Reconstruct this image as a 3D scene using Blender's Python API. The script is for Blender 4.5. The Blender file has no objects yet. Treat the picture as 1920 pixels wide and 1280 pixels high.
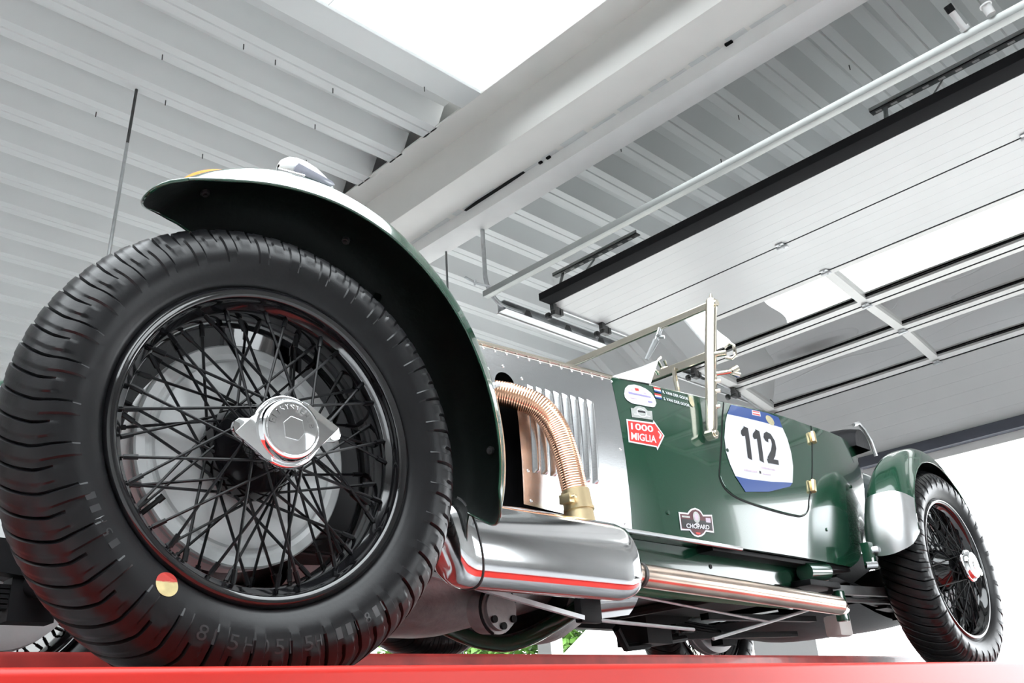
import bpy, bmesh, math, random
from math import sin, cos, pi, radians as rad
from mathutils import Vector, Matrix
from mathutils.geometry import tessellate_polygon

random.seed(7)
S = bpy.context.scene
COL = S.collection
H = 0.95                      # eye height above the workshop floor; builders below measure z from the eye

# ------------------------------------------------------------------ camera
cam_d = bpy.data.cameras.new('camera')
cam_d.sensor_fit = 'HORIZONTAL'
cam_d.sensor_width = 36.0
cam_d.lens = 36.0 * 1726.4 / 1920.0
cam_d.clip_start = 0.02
cam_d.clip_end = 300
cam = bpy.data.objects.new('camera', cam_d)
COL.objects.link(cam)
right = Vector((0.71573597, -0.69537597, -0.06460877))
down = Vector((0.23692508, 0.3288019, -0.91419682))
fwd = Vector((0.65695398, 0.6390161, 0.40008735))
M = Matrix((right, -down, -fwd)).transposed().to_4x4()
M.translation = (0, 0, H)
cam.matrix_world = M
S.camera = cam

# ------------------------------------------------------------------ sky, light, exposure
world = bpy.data.worlds.new('overcast_sky')
S.world = world
world.use_nodes = True
nt = world.node_tree
nt.nodes.clear()
wo = nt.nodes.new('ShaderNodeOutputWorld')
bg = nt.nodes.new('ShaderNodeBackground')
bg.inputs['Color'].default_value = (0.93, 0.97, 1.0, 1)
bg.inputs['Strength'].default_value = 8.0
nt.links.new(bg.outputs[0], wo.inputs[0])
S.view_settings.view_transform = 'Standard'
S.view_settings.look = 'None'
S.view_settings.gamma = 1.0
S.view_settings.use_curve_mapping = False
S.view_settings.exposure = 0.0
cy = S.cycles
cy.use_denoising = True
cy.max_bounces = 8
cy.diffuse_bounces = 5
cy.glossy_bounces = 4
cy.transmission_bounces = 4
cy.transparent_max_bounces = 8
cy.caustics_reflective = False
cy.caustics_refractive = False
cy.sample_clamp_indirect = 6.0


# ------------------------------------------------------------------ materials
MATS = {}


def mat(name, col, rough=0.5, metal=0.0, coat=0.0, var=0.06, scale=8.0, bump=0.0, bscale=60.0, stretch=None, spec=None):
    if name in MATS:
        return MATS[name]
    m = bpy.data.materials.new(name)
    m.use_nodes = True
    n = m.node_tree.nodes
    l = m.node_tree.links
    b = n['Principled BSDF']
    b.inputs['Roughness'].default_value = rough
    b.inputs['Metallic'].default_value = metal
    if coat:
        b.inputs['Coat Weight'].default_value = coat
        b.inputs['Coat Roughness'].default_value = 0.04
    if spec is not None:
        b.inputs['Specular IOR Level'].default_value = spec
    tc = n.new('ShaderNodeTexCoord')
    mp = n.new('ShaderNodeMapping')
    if stretch:
        mp.inputs['Scale'].default_value = stretch
    l.new(tc.outputs['Object'], mp.inputs[0])
    no = n.new('ShaderNodeTexNoise')
    no.inputs['Scale'].default_value = scale
    no.inputs['Detail'].default_value = 4
    l.new(mp.outputs[0], no.inputs['Vector'])
    rp = n.new('ShaderNodeValToRGB')
    rp.color_ramp.elements[0].position = 0.3
    rp.color_ramp.elements[1].position = 0.7
    rp.color_ramp.elements[0].color = (*[max(0, c * (1 - var)) for c in col], 1)
    rp.color_ramp.elements[1].color = (*[min(1, c * (1 + var)) for c in col], 1)
    l.new(no.outputs['Fac'], rp.inputs[0])
    l.new(rp.outputs[0], b.inputs['Base Color'])
    if bump:
        nb = n.new('ShaderNodeTexNoise')
        nb.inputs['Scale'].default_value = bscale
        nb.inputs['Detail'].default_value = 3
        l.new(mp.outputs[0], nb.inputs['Vector'])
        bu = n.new('ShaderNodeBump')
        bu.inputs['Strength'].default_value = bump
        bu.inputs['Distance'].default_value = 0.004
        l.new(nb.outputs['Fac'], bu.inputs['Height'])
        l.new(bu.outputs[0], b.inputs['Normal'])
    MATS[name] = m
    return m


def glass(name, tint=(0.86, 0.88, 0.88), ior=1.5, extra=0.0):
    m = bpy.data.materials.new(name)
    m.use_nodes = True
    n = m.node_tree.nodes
    l = m.node_tree.links
    n.clear()
    o = n.new('ShaderNodeOutputMaterial')
    mx = n.new('ShaderNodeMixShader')
    tr = n.new('ShaderNodeBsdfTransparent')
    tr.inputs[0].default_value = (*tint, 1)
    gl = n.new('ShaderNodeBsdfGlossy')
    gl.inputs['Roughness'].default_value = 0.015
    fr = n.new('ShaderNodeFresnel')
    fr.inputs['IOR'].default_value = ior
    l.new(fr.outputs[0], mx.inputs[0])
    l.new(tr.outputs[0], mx.inputs[1])
    l.new(gl.outputs[0], mx.inputs[2])
    l.new(mx.outputs[0], o.inputs[0])
    return m


GREEN = mat('racing_green_paint', (0.010, 0.058, 0.031), 0.16, 0, 0.8, 0.05, 3)
GREEND = mat('wing_underseal', (0.002, 0.005, 0.004), 0.5, 0, 0, 0.2, 20, 0.15, spec=0.15)
ALU = mat('brushed_aluminium', (0.62, 0.625, 0.635), 0.25, 1.0, 0, 0.05, 30, 0.05, 120, (1, 1, 8))
ALUP = mat('polished_aluminium', (0.80, 0.80, 0.81), 0.10, 1.0, 0, 0.03, 6)
GUARD = mat('satin_aluminium', (0.74, 0.74, 0.75), 0.30, 1.0, 0, 0.04, 20, 0.04, 120)
CHROME = mat('chrome', (0.86, 0.86, 0.87), 0.06, 1.0, 0, 0.02, 10)
NICKEL = mat('nickel_plate', (0.80, 0.74, 0.63), 0.14, 1.0, 0, 0.04, 20)
COPPER = mat('copper_flex', (0.76, 0.44, 0.29), 0.24, 1.0, 0, 0.10, 12)
HEATPIPE = mat('heat_tinted_pipe', (0.70, 0.56, 0.47), 0.2, 1.0, 0, 0.16, 7)
BRASS = mat('brass', (0.78, 0.62, 0.38), 0.36, 1.0, 0, 0.06, 20)
RUBBER = mat('tyre_rubber', (0.007, 0.007, 0.008), 0.34, 0, 0, 0.15, 25, 0.05, 150, spec=0.28)
BLACKG = mat('black_enamel', (0.006, 0.006, 0.007), 0.1, 0, 0.6, 0.1, 10)
SPOKE = mat('black_spoke_enamel', (0.004, 0.004, 0.005), 0.3, 0, 0, 0.1, 10, spec=0.2)
BLACKM = mat('black_chassis_paint', (0.006, 0.006, 0.007), 0.55, 0, 0, 0.2, 20, 0.1, spec=0.2)
DRUM = mat('alloy_drum', (0.66, 0.67, 0.67), 0.5, 0.15, 0, 0.08, 10, 0.08)
CAST = mat('cast_aluminium', (0.36, 0.35, 0.345), 0.5, 0.8, 0, 0.12, 25, 0.3, 90)
STEEL = mat('galvanised_steel', (0.56, 0.57, 0.58), 0.36, 0.75, 0, 0.1, 30)
GREYST = mat('mid_grey_steel', (0.20, 0.21, 0.21), 0.45, 0.5, 0, 0.1, 20)
RAILM = mat('grey_rail_paint', (0.33, 0.34, 0.33), 0.35, 0.4, 0, 0.05, 10)
DKSTEEL = mat('dark_steel', (0.10, 0.10, 0.10), 0.45, 0.7, 0, 0.15, 30)
DECK = mat('white_roof_sheet', (0.69, 0.705, 0.70), 0.42, 0, 0, 0.03, 2)
BEAM = mat('white_beam_paint', (0.80, 0.785, 0.75), 0.55, 0, 0, 0.03, 3)
BEAM2 = mat('white_beam_board', (0.82, 0.815, 0.80), 0.6, 0, 0, 0.03, 6, 0.1)
WALLG = mat('grey_block_wall', (0.40, 0.40, 0.39), 0.6, 0, 0, 0.06, 3)
WALLM = mat('white_wall_panel', (0.72, 0.72, 0.71), 0.5, 0, 0, 0.03, 2)
FLOORM = mat('grey_workshop_floor', (0.52, 0.53, 0.54), 0.3, 0, 0, 0.12, 3)
DOORM = mat('white_door_steel', (0.60, 0.60, 0.595), 0.32, 0, 0, 0.02, 4)
DOORF = mat('white_door_frame', (0.68, 0.67, 0.65), 0.35, 0, 0, 0.02, 6)
GASKET = mat('black_rubber_seal', (0.012, 0.012, 0.013), 0.9, 0, 0, 0.1, 20, spec=0.15)
BLUEGREY = mat('blue_grey_seal', (0.06, 0.065, 0.085), 0.5, 0, 0, 0.1, 6)
RED = mat('red_lift_paint', (0.52, 0.022, 0.015), 0.35, 0, 0, 0.06, 3, spec=0.3)
PLATE = mat('worn_grey_runway_plate', (0.30, 0.30, 0.31), 0.4, 0.4, 0, 0.2, 12)
REDW = mat('worn_red_paint', (0.40, 0.040, 0.035), 0.35, 0, 0.2, 0.3, 14)
WHITEP = mat('white_paint', (0.82, 0.82, 0.81), 0.3, 0, 0.3, 0.02, 5)
ORANGE = mat('orange_lens', (0.90, 0.20, 0.01), 0.6, 0, 0, 0.05, 30, spec=0.1)
LEATHER = mat('black_leather', (0.008, 0.008, 0.010), 0.55, 0, 0, 0.2, 40, 0.3, spec=0.2)
WOOD = mat('varnished_wood', (0.45, 0.25, 0.12), 0.3, 0, 0.3, 0.2, 20)
DW = mat('decal_white', (0.80, 0.81, 0.86), 0.3, 0, 0.3, 0.01, 5)
DR = mat('decal_red', (0.75, 0.045, 0.04), 0.3, 0, 0.3, 0.02, 5)
DB = mat('decal_blue', (0.02, 0.07, 0.28), 0.3, 0, 0.3, 0.02, 5)
DK = mat('decal_black', (0.015, 0.015, 0.018), 0.3, 0, 0.3, 0.02, 5)
DG = mat('decal_silver', (0.50, 0.52, 0.50), 0.35, 0.2, 0.2, 0.15, 60)
DO = mat('decal_maroon', (0.10, 0.012, 0.02), 0.3, 0, 0.3, 0.05, 20)
DY = mat('decal_gold', (0.52, 0.46, 0.28), 0.35, 0, 0.2, 0.15, 60)
DP = mat('decal_violet_print', (0.36, 0.32, 0.58), 0.4, 0, 0, 0.1, 60)
DPINK = mat('decal_pale_print', (0.62, 0.52, 0.62), 0.4, 0, 0, 0.1, 60)
TYREST = mat('tyre_sticker_yellow', (0.50, 0.42, 0.20), 0.5, 0, 0, 0.2, 60)
TYRESR = mat('tyre_sticker_red', (0.42, 0.03, 0.02), 0.5, 0, 0, 0.1, 60)
CONC = mat('pale_concrete', (0.52, 0.52, 0.50), 0.8, 0, 0, 0.08, 1.5)
LEAF = mat('hedge_leaf', (0.10, 0.21, 0.04), 0.5, 0, 0, 0.3, 2)
CREAM = mat('cream_render', (0.62, 0.60, 0.52), 0.8, 0, 0, 0.04, 3)
GLASS = glass('door_pane_glass', (0.72, 0.73, 0.74))
GLASSW = glass('windscreen_glass', (0.90, 0.93, 0.92))
GLASSR = glass('rooflight_glass', (0.95, 0.96, 0.96), 1.2)


# ------------------------------------------------------------------ mesh builder
class MB:
    def __init__(s):
        s.v = []
        s.f = []
        s.m = []

    def add(s, v, f, m=0):
        o = len(s.v)
        s.v += [tuple(p) for p in v]
        s.f += [tuple(i + o for i in q) for q in f]
        s.m += [m] * len(f)
        return s

    def box(s, x0, x1, y0, y1, z0, z1, m=0):
        v = [(x, y, z) for x in (x0, x1) for y in (y0, y1) for z in (z0, z1)]
        return s.add(v, [(0, 1, 3, 2), (4, 6, 7, 5), (0, 4, 5, 1), (2, 3, 7, 6), (0, 2, 6, 4), (1, 5, 7, 3)], m)

    def obox(s, c, a, b, d, m=0):
        c, a, b, d = Vector(c), Vector(a), Vector(b), Vector(d)
        v = [c + i * a + j * b + k * d for i in (-1, 1) for j in (-1, 1) for k in (-1, 1)]
        return s.add(v, [(0, 1, 3, 2), (4, 6, 7, 5), (0, 4, 5, 1), (2, 3, 7, 6), (0, 2, 6, 4), (1, 5, 7, 3)], m)

    def bar(s, p, q, w, h, m=0, up=(0, 0, 1)):
        p, q = Vector(p), Vector(q)
        d = q - p
        u = Vector(up)
        e = d.cross(u)
        if e.length < 1e-6:
            e = d.cross(Vector((1, 0, 0)))
        e.normalize()
        u = e.cross(d).normalized()
        return s.obox((p + q) / 2, d / 2, e * w / 2, u * h / 2, m)

    def tube(s, pts, r, n=12, m=0, caps=True):
        P = [Vector(p) for p in pts]
        k = len(P)
        R = list(r) if hasattr(r, '__len__') else [r] * k
        T = []
        for i in range(k):
            a = P[max(i - 1, 0)]
            b = P[min(i + 1, k - 1)]
            T.append((b - a).normalized())
        t = T[0]
        u = t.cross(Vector((0, 0, 1)))
        if u.length < 1e-3:
            u = t.cross(Vector((1, 0, 0)))
        u.normalize()
        V = []
        for i in range(k):
            if i:
                ax = T[i - 1].cross(T[i])
                if ax.length > 1e-9:
                    u = Matrix.Rotation(T[i - 1].angle(T[i]), 3, ax.normalized()) @ u
            w = T[i].cross(u)
            V += [P[i] + R[i] * (cos(2 * pi * j / n) * u + sin(2 * pi * j / n) * w) for j in range(n)]
        F = [(i * n + j, i * n + (j + 1) % n, (i + 1) * n + (j + 1) % n, (i + 1) * n + j) for i in range(k - 1) for j in range(n)]
        if caps:
            F += [tuple(range(n - 1, -1, -1)), tuple((k - 1) * n + j for j in range(n))]
        return s.add(V, F, m)

    def lathe(s, prof, n=64, c=(0, 0, 0), closed=False, m=0, a0=0.0, a1=2 * pi):
        """prof = [(y, r)] turned about the y axis through c"""
        full = abs(a1 - a0 - 2 * pi) < 1e-6
        cnt = n if full else n + 1
        k = len(prof)
        V = []
        for i in range(cnt):
            a = a0 + (a1 - a0) * i / n
            V += [(c[0] + r * cos(a), c[1] + y, c[2] + r * sin(a)) for y, r in prof]
        F = []
        kk = k if closed else k - 1
        for i in range(n):
            i2 = (i + 1) % cnt
            for j in range(kk):
                j2 = (j + 1) % k
                F.append((i * k + j, i * k + j2, i2 * k + j2, i2 * k + j))
        return s.add(V, F, m)

    def grid(s, fn, nu, nv, m=0, cu=False, cv=False):
        V = [fn(i / (nu if cu else nu - 1), j / (nv if cv else nv - 1)) for i in range(nu) for j in range(nv)]
        F = []
        for i in range(nu if cu else nu - 1):
            for j in range(nv if cv else nv - 1):
                a, b = (i + 1) % nu, (j + 1) % nv
                F.append((i * nv + j, a * nv + j, a * nv + b, i * nv + b))
        return s.add(V, F, m)

    def prism(s, poly, fn, depth, m=0):
        """poly [(u,v)] ; fn(u,v,w)->xyz ; w in (0, depth)"""
        n = len(poly)
        V = [fn(u, v, 0) for u, v in poly] + [fn(u, v, depth) for u, v in poly]
        tri = tessellate_polygon([[Vector((u, v, 0)) for u, v in poly]])
        F = [tuple(t) for t in tri] + [tuple(n + i for i in reversed(t)) for t in tri]
        F += [(i, n + i, n + (i + 1) % n, (i + 1) % n) for i in range(n)]
        return s.add(V, F, m)

    def flat(s, poly, fn, m=0, cuts=3):
        """a flat polygon finely cut and laid on a surface"""
        b = bmesh.new()
        b.faces.new([b.verts.new((u, v, 0)) for u, v in poly])
        bmesh.ops.triangulate(b, faces=b.faces[:])
        if cuts:
            bmesh.ops.subdivide_edges(b, edges=b.edges[:], cuts=cuts, use_grid_fill=True)
            bmesh.ops.triangulate(b, faces=b.faces[:])
        b.verts.index_update()
        V = [fn(v.co.x, v.co.y) for v in b.verts]
        F = [tuple(v.index for v in f.verts) for f in b.faces]
        b.free()
        return s.add(V, F, m)

    def mesh(s, name, mats, off=(0, 0, 0), smooth=35, bevel=0.0, fix=True):
        me = bpy.data.meshes.new(name)
        me.from_pydata([(x - off[0], y - off[1], z - off[2]) for x, y, z in s.v], [], s.f)
        mats = mats if isinstance(mats, (list, tuple)) else [mats]
        for mm in mats:
            me.materials.append(mm)
        me.polygons.foreach_set('material_index', s.m)
        if fix or bevel:
            b = bmesh.new()
            b.from_mesh(me)
            if bevel:
                bmesh.ops.bevel(b, geom=[e for e in b.edges if e.is_manifold and e.calc_face_angle(0) > 0.6], offset=bevel, segments=2, affect='EDGES', profile=0.6, clamp_overlap=True)
            if fix:
                bmesh.ops.recalc_face_normals(b, faces=b.faces[:])
            b.to_mesh(me)
            b.free()
        if smooth:
            me.polygons.foreach_set('use_smooth', [True] * len(me.polygons))
            me.set_sharp_from_angle(angle=rad(smooth))
        me.update()
        return me


BASE = {}


def thing(name, label, cat, base, group=None):
    o = bpy.data.objects.new(name, None)
    o.empty_display_size = 0.1
    COL.objects.link(o)
    o.location = (base[0], base[1], base[2] + H)
    o['label'] = label
    o['category'] = cat
    if group:
        o['group'] = group
    BASE[o] = base
    return o


def part(mb, name, mats, parent, label=None, smooth=35, bevel=0.0, kind=None, fix=True):
    base = BASE[parent]
    o = bpy.data.objects.new(name, mb.mesh(name, mats, base, smooth, bevel, fix))
    COL.objects.link(o)
    o.parent = parent
    BASE[o] = base
    if label:
        o['label'] = label
    if kind:
        o['kind'] = kind
    return o


def piece(me, name, parent, loc=(0, 0, 0), rot=None, label=None, kind=None):
    """an object that shares a mesh; loc is relative to the parent"""
    o = bpy.data.objects.new(name, me)
    COL.objects.link(o)
    o.parent = parent
    o.location = loc
    if rot:
        o.rotation_euler = rot
    if label:
        o['label'] = label
    if kind:
        o['kind'] = kind
    BASE[o] = (0, 0, 0)
    return o


def solo(mb, name, mats, base, label, cat, group=None, smooth=35, bevel=0.0):
    o = bpy.data.objects.new(name, mb.mesh(name, mats, base, smooth, bevel))
    COL.objects.link(o)
    o.location = (base[0], base[1], base[2] + H)
    o['label'] = label
    o['category'] = cat
    if group:
        o['group'] = group
    BASE[o] = base
    return o


def struct(mb, name, mats, smooth=35, bevel=0.0):
    o = bpy.data.objects.new(name, mb.mesh(name, mats, (0, 0, 0), smooth, bevel))
    COL.objects.link(o)
    o.location = (0, 0, H)
    o['kind'] = 'structure'
    BASE[o] = (0, 0, 0)
    return o


def lerp(xs, ys, x):
    if x <= xs[0]:
        return ys[0]
    for i in range(1, len(xs)):
        if x <= xs[i]:
            t = (x - xs[i - 1]) / (xs[i] - xs[i - 1])
            return ys[i - 1] + t * (ys[i] - ys[i - 1])
    return ys[-1]


def smooth_lerp(xs, ys, x):
    """Catmull-Rom through the points"""
    if x <= xs[0]:
        return ys[0]
    if x >= xs[-1]:
        return ys[-1]
    for i in range(1, len(xs)):
        if x <= xs[i]:
            break
    h = xs[i] - xs[i - 1]
    t = (x - xs[i - 1]) / h

    def sl(k):
        a, b = max(k - 1, 0), min(k + 1, len(xs) - 1)
        return (ys[b] - ys[a]) / (xs[b] - xs[a])
    m0, m1 = sl(i - 1) * h, sl(i) * h
    return (2 * t**3 - 3 * t * t + 1) * ys[i - 1] + (t**3 - 2 * t * t + t) * m0 + (-2 * t**3 + 3 * t * t) * ys[i] + (t**3 - t * t) * m1


def curve3(pts, n):
    out = []
    ts = [0]
    for i in range(1, len(pts)):
        ts.append(ts[-1] + (Vector(pts[i]) - Vector(pts[i - 1])).length)
    for k in range(n):
        t = ts[-1] * k / (n - 1)
        out.append(tuple(smooth_lerp(ts, [p[c] for p in pts], t) for c in range(3)))
    return out


def text2d(body, bold=0.0):
    cu = bpy.data.curves.new('t', 'FONT')
    cu.body = body
    cu.size = 1.0
    cu.offset = bold
    cu.resolution_u = 3
    ob = bpy.data.objects.new('t', cu)
    COL.objects.link(ob)
    dg = bpy.context.evaluated_depsgraph_get()
    me = bpy.data.meshes.new_from_object(ob.evaluated_get(dg))
    V = [(v.co.x, v.co.y) for v in me.vertices]
    F = [tuple(p.vertices) for p in me.polygons]
    bpy.data.objects.remove(ob)
    bpy.data.curves.remove(cu)
    bpy.data.meshes.remove(me)
    x0 = min(v[0] for v in V)
    x1 = max(v[0] for v in V)
    y0 = min(v[1] for v in V)
    y1 = max(v[1] for v in V)
    return [((x - x0) / (x1 - x0), (y - y0) / (y1 - y0)) for x, y in V], F


TXT = {t: text2d(t, b) for t, b in (('1000', 0.02), ('MIGLIA', 0.02), ('CHOPARD', 0.025), ('R. VAN DER GOOR', 0.02), ('S. VAN DER GOOR', 0.02),
                                    ('R', 0.01), ('5', 0), ('0', 0), ('H', 0), ('-', 0), ('1', 0), ('9', 0), ('8', 0), ('E', 0.01), ('L', 0.01), ('I', 0.01), ('S', 0.01), ('Y', 0.01),
                                    ('T', 0.01), ('M', 0.01))}


# ================================================================== THE ROOM
ZC = 3.30                     # underside of the roof ribs
PITCH = 0.325
X_BEAM_L, X_BEAM_R = 2.90, 3.50
YMIN, YMAX = -3.2, 9.2
XMIN, XMAX = -4.0, 6.62

mb = MB()
mb.box(XMIN, XMAX, YMIN, YMAX, -H - 0.2, -H)
struct(mb, 'floor', FLOORM)

# --- ceiling: ribbed roof sheets either side of the beam, each sheet a piece
ceil = struct(MB().box(XMIN, XMAX, YMIN, -1.9, 3.46, 3.50).box(XMIN, XMAX, 3.02, YMAX, 3.46, 3.50).box(3.08, XMAX, -1.9, 3.02, 3.46, 3.50).box(XMIN, -3.4, -1.9, 3.02, 3.46, 3.50), 'ceiling', DECK)


def deck_profile(y_edge):
    """one rib: y_edge is the far edge of the flat rib bottom"""
    return [(y_edge - 0.245, 3.42), (y_edge - 0.185, 3.415), (y_edge - 0.180, 3.405), (y_edge - 0.118, ZC), (y_edge - 0.066, ZC + 0.0), (y_edge - 0.06, ZC + 0.008), (y_edge - 0.054, ZC), (y_edge, ZC), (y_edge + 0.060, 3.405), (y_edge + 0.066, 3.415), (y_edge + 0.08, 3.42)]


def deck_sheet(x0, x1, k0, k1):
    mb = MB()
    pr = []
    for k in range(k0, k1):
        pr += deck_profile(3.432 + PITCH * k)
    n = len(pr)
    V = [(x, y, z) for x in (x0, x1) for y, z in pr] + [(x, y, z + 0.004) for x in (x0, x1) for y, z in pr]
    F = []
    for i in range(n - 1):
        F += [(i, i + 1, n + i + 1, n + i), (2 * n + i, 3 * n + i, 3 * n + i + 1, 2 * n + i + 1)]
    for a in (0, n):
        for i in range(n - 1):
            F.append((a + i, a + i + 1, a + i + 1 + 2 * n, a + i + 2 * n))
    mb.add(V, F)
    return part(mb, 'roof_sheet', DECK, ceil, smooth=20)


for k0 in range(-20, 18, 3):
    deck_sheet(X_BEAM_R - 0.2, XMAX, k0, min(k0 + 3, 18))
for k0 in (0, 3, 6, 9, 12, 15):
    deck_sheet(XMIN, X_BEAM_L + 0.01, k0, k0 + 3)
for k0 in (-15, -12, -9, -6, -3):
    deck_sheet(XMIN, -3.42, k0, k0 + 3)
deck_sheet(XMIN, X_BEAM_L + 0.01, -20, -16)

# little dark fixing screws hanging from the ribs
scr = MB().tube([(0, 0, 0.0), (0, 0, -0.032)], 0.003, 6)
scr_me = scr.mesh('roof_screw', DKSTEEL)
for (x, y) in ((1.72, 3.44), (1.90, 3.40), (2.62, 3.18), (2.25, 3.43), (1.45, 3.76), (2.35, 3.76), (1.62, 4.08), (2.5, 4.09), (1.38, 4.42), (2.0, 4.40), (4.2, 2.16), (4.3, 1.5), (3.9, 2.8), (4.5, 2.45)):
    k = round((y - 3.40) / PITCH)
    piece(scr_me, 'roof_screw', ceil, (x, 3.40 + PITCH * k, ZC))

# --- rooflight
win = struct(MB().box(-3.4, 2.90, 2.92, 3.085, ZC - 0.002, ZC + 0.12).box(-3.4, 2.90, -1.95, -1.8, ZC - 0.002, ZC + 0.12).box(-3.42, -3.32, -1.85, 3.0, ZC - 0.002, ZC + 0.12), 'window_1', DECK, bevel=0.004)
for i in range(6):
    x0 = -3.35 + 1.05 * i
    part(MB().box(x0, x0 + (1.05 if i < 5 else 1.16), -1.85, 2.97, ZC + 0.014, ZC + 0.020), 'pane', GLASSR, win)
part(MB().box(-3.4, 2.90, 3.085, 3.19, 3.413, 3.42), 'edge_flashing', DECK, win)

# --- big roof beam
tr = struct(MB().box(3.07, 3.345, YMIN, YMAX, 3.034, 3.42), 'trim_1', BEAM, bevel=0.006)
part(MB().box(2.897, 3.09, YMIN, YMAX, 3.30, 3.312), 'upper_flange', BEAM, tr, bevel=0.002)
mbj = MB()
yy = YMIN
while yy < YMAX:
    w = 0.05 + random.random() * 0.16
    d = random.random() * 0.022
    mbj.box(3.318 - d, 3.338, yy, yy + w, 3.0325, 3.036)
    yy += w + random.random() * 0.05
part(mbj, 'torn_tape_edge', DECK, tr, kind='stuff')
part(MB().box(3.337, X_BEAM_R, YMIN, YMAX, 2.950, 3.44), 'lower_board', BEAM2, tr, bevel=0.003)
part(MB().prism([(3.04, 3.031), (3.18, 3.026), (3.56, 3.022), (3.44, 3.0335), (3.12, 3.0345)], lambda u, v, w: (3.317 + w, u, v), 0.024), 'dark_gap', BLACKM, tr)
for y0, y1 in ((2.90, 2.922), (2.835, 2.862), (1.62, 1.66)):
    part(MB().box(3.322, 3.337, y0, y1, 3.022, 3.034), 'dark_gap', BLACKM, tr)

# --- walls
mb = MB()
mb.box(XMIN - 0.2, XMAX + 0.2, YMAX, YMAX + 0.2, -H, 3.5)
wl = struct(mb, 'wall_left', WALLM)
for i in range(12):
    z = -H + 0.32 * i
    part(MB().box(XMIN, XMAX, YMAX - 0.012, YMAX, z + 0.006, z + 0.314), 'wall_panel', WALLM, wl, bevel=0.004)
struct(MB().box(XMIN - 0.2, XMIN, YMIN, YMAX, -H, 3.5), 'wall_front', WALLM)
struct(MB().box(XMIN, 3.6, YMIN - 0.2, YMIN, -H, 3.5).box(5.9, XMAX, YMIN - 0.2, YMIN, -H, 3.5).box(3.6, 5.9, YMIN - 0.2, YMIN, 2.15, 3.5).box(3.6, 5.9, YMIN - 0.2, YMIN, -H, -0.1), 'wall_right', WALLG)
wf = struct(MB().box(3.6, 5.9, YMIN - 0.16, YMIN - 0.04, -0.1, -0.04).box(3.6, 5.9, YMIN - 0.16, YMIN - 0.04, 2.09, 2.15).box(3.6, 3.66, YMIN - 0.16, YMIN - 0.04, -0.04, 2.09).box(5.84, 5.9, YMIN - 0.16, YMIN - 0.04, -0.04, 2.09).box(4.72, 4.78, YMIN - 0.16, YMIN - 0.04, -0.04, 2.09), 'window_2', DOORF)
for x0 in (3.66, 4.78):
    part(MB().box(x0, x0 + 1.06, YMIN - 0.105, YMIN - 0.095, -0.04, 2.09), 'pane', GLASSR, wf)
# wall at the car's tail: door opening, a pier, a second open bay
YD0, YD1 = -1.58, 3.46        # door opening
ZO = 1.61                     # top of opening
wb = MB().box(6.5, XMAX, YMIN, YD0, -H, 3.5).box(6.5, XMAX, YD0, YMAX, 1.72, 3.5).box(6.5, XMAX, YD1, 3.98, -H, 1.72).box(6.5, XMAX, YD0, YD1, ZO, 1.72)
struct(wb, 'wall_back', WALLM)
struct(MB().box(6.48, 6.64, 6.08, 6.25, -H, 1.72), 'trim_2', DOORF)
struct(MB().box(6.48, 6.64, 8.95, YMAX, -H, 1.72), 'trim_3', DOORF)

# ------------------------------------------------------------------ sectional overhead door
ZD = 2.45
DW_ = 0.497
door = struct(MB().box(3.722, 3.827, -1.51, 3.37, ZD - 0.004, ZD + 0.045), 'door_1', GASKET, bevel=0.006)
segs = []
x, z = 3.827, ZD
for th in (0.3, 0.3, 9.0, 5.0, 12.0, 76.0):
    x2, z2 = x + DW_ * cos(rad(th)), z - DW_ * sin(rad(th))
    segs.append(((x, z), (x2, z2)))
    x, z = x2, z2


def panel_fn(a, b):
    ux, uz = (b[0] - a[0]) / DW_, (b[1] - a[1]) / DW_
    return lambda s, y, t: (a[0] + ux * s - uz * t * 1.0, y, a[1] + uz * s + ux * t)


def pbox(mb, fn, s0, s1, y0, y1, t0, t1, m=0):
    v = [fn(s, y, t) for s in (s0, s1) for y in (y0, y1) for t in (t0, t1)]
    return mb.add(v, [(0, 1, 3, 2), (4, 6, 7, 5), (0, 4, 5, 1), (2, 3, 7, 6), (0, 2, 6, 4), (1, 5, 7, 3)], m)


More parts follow.
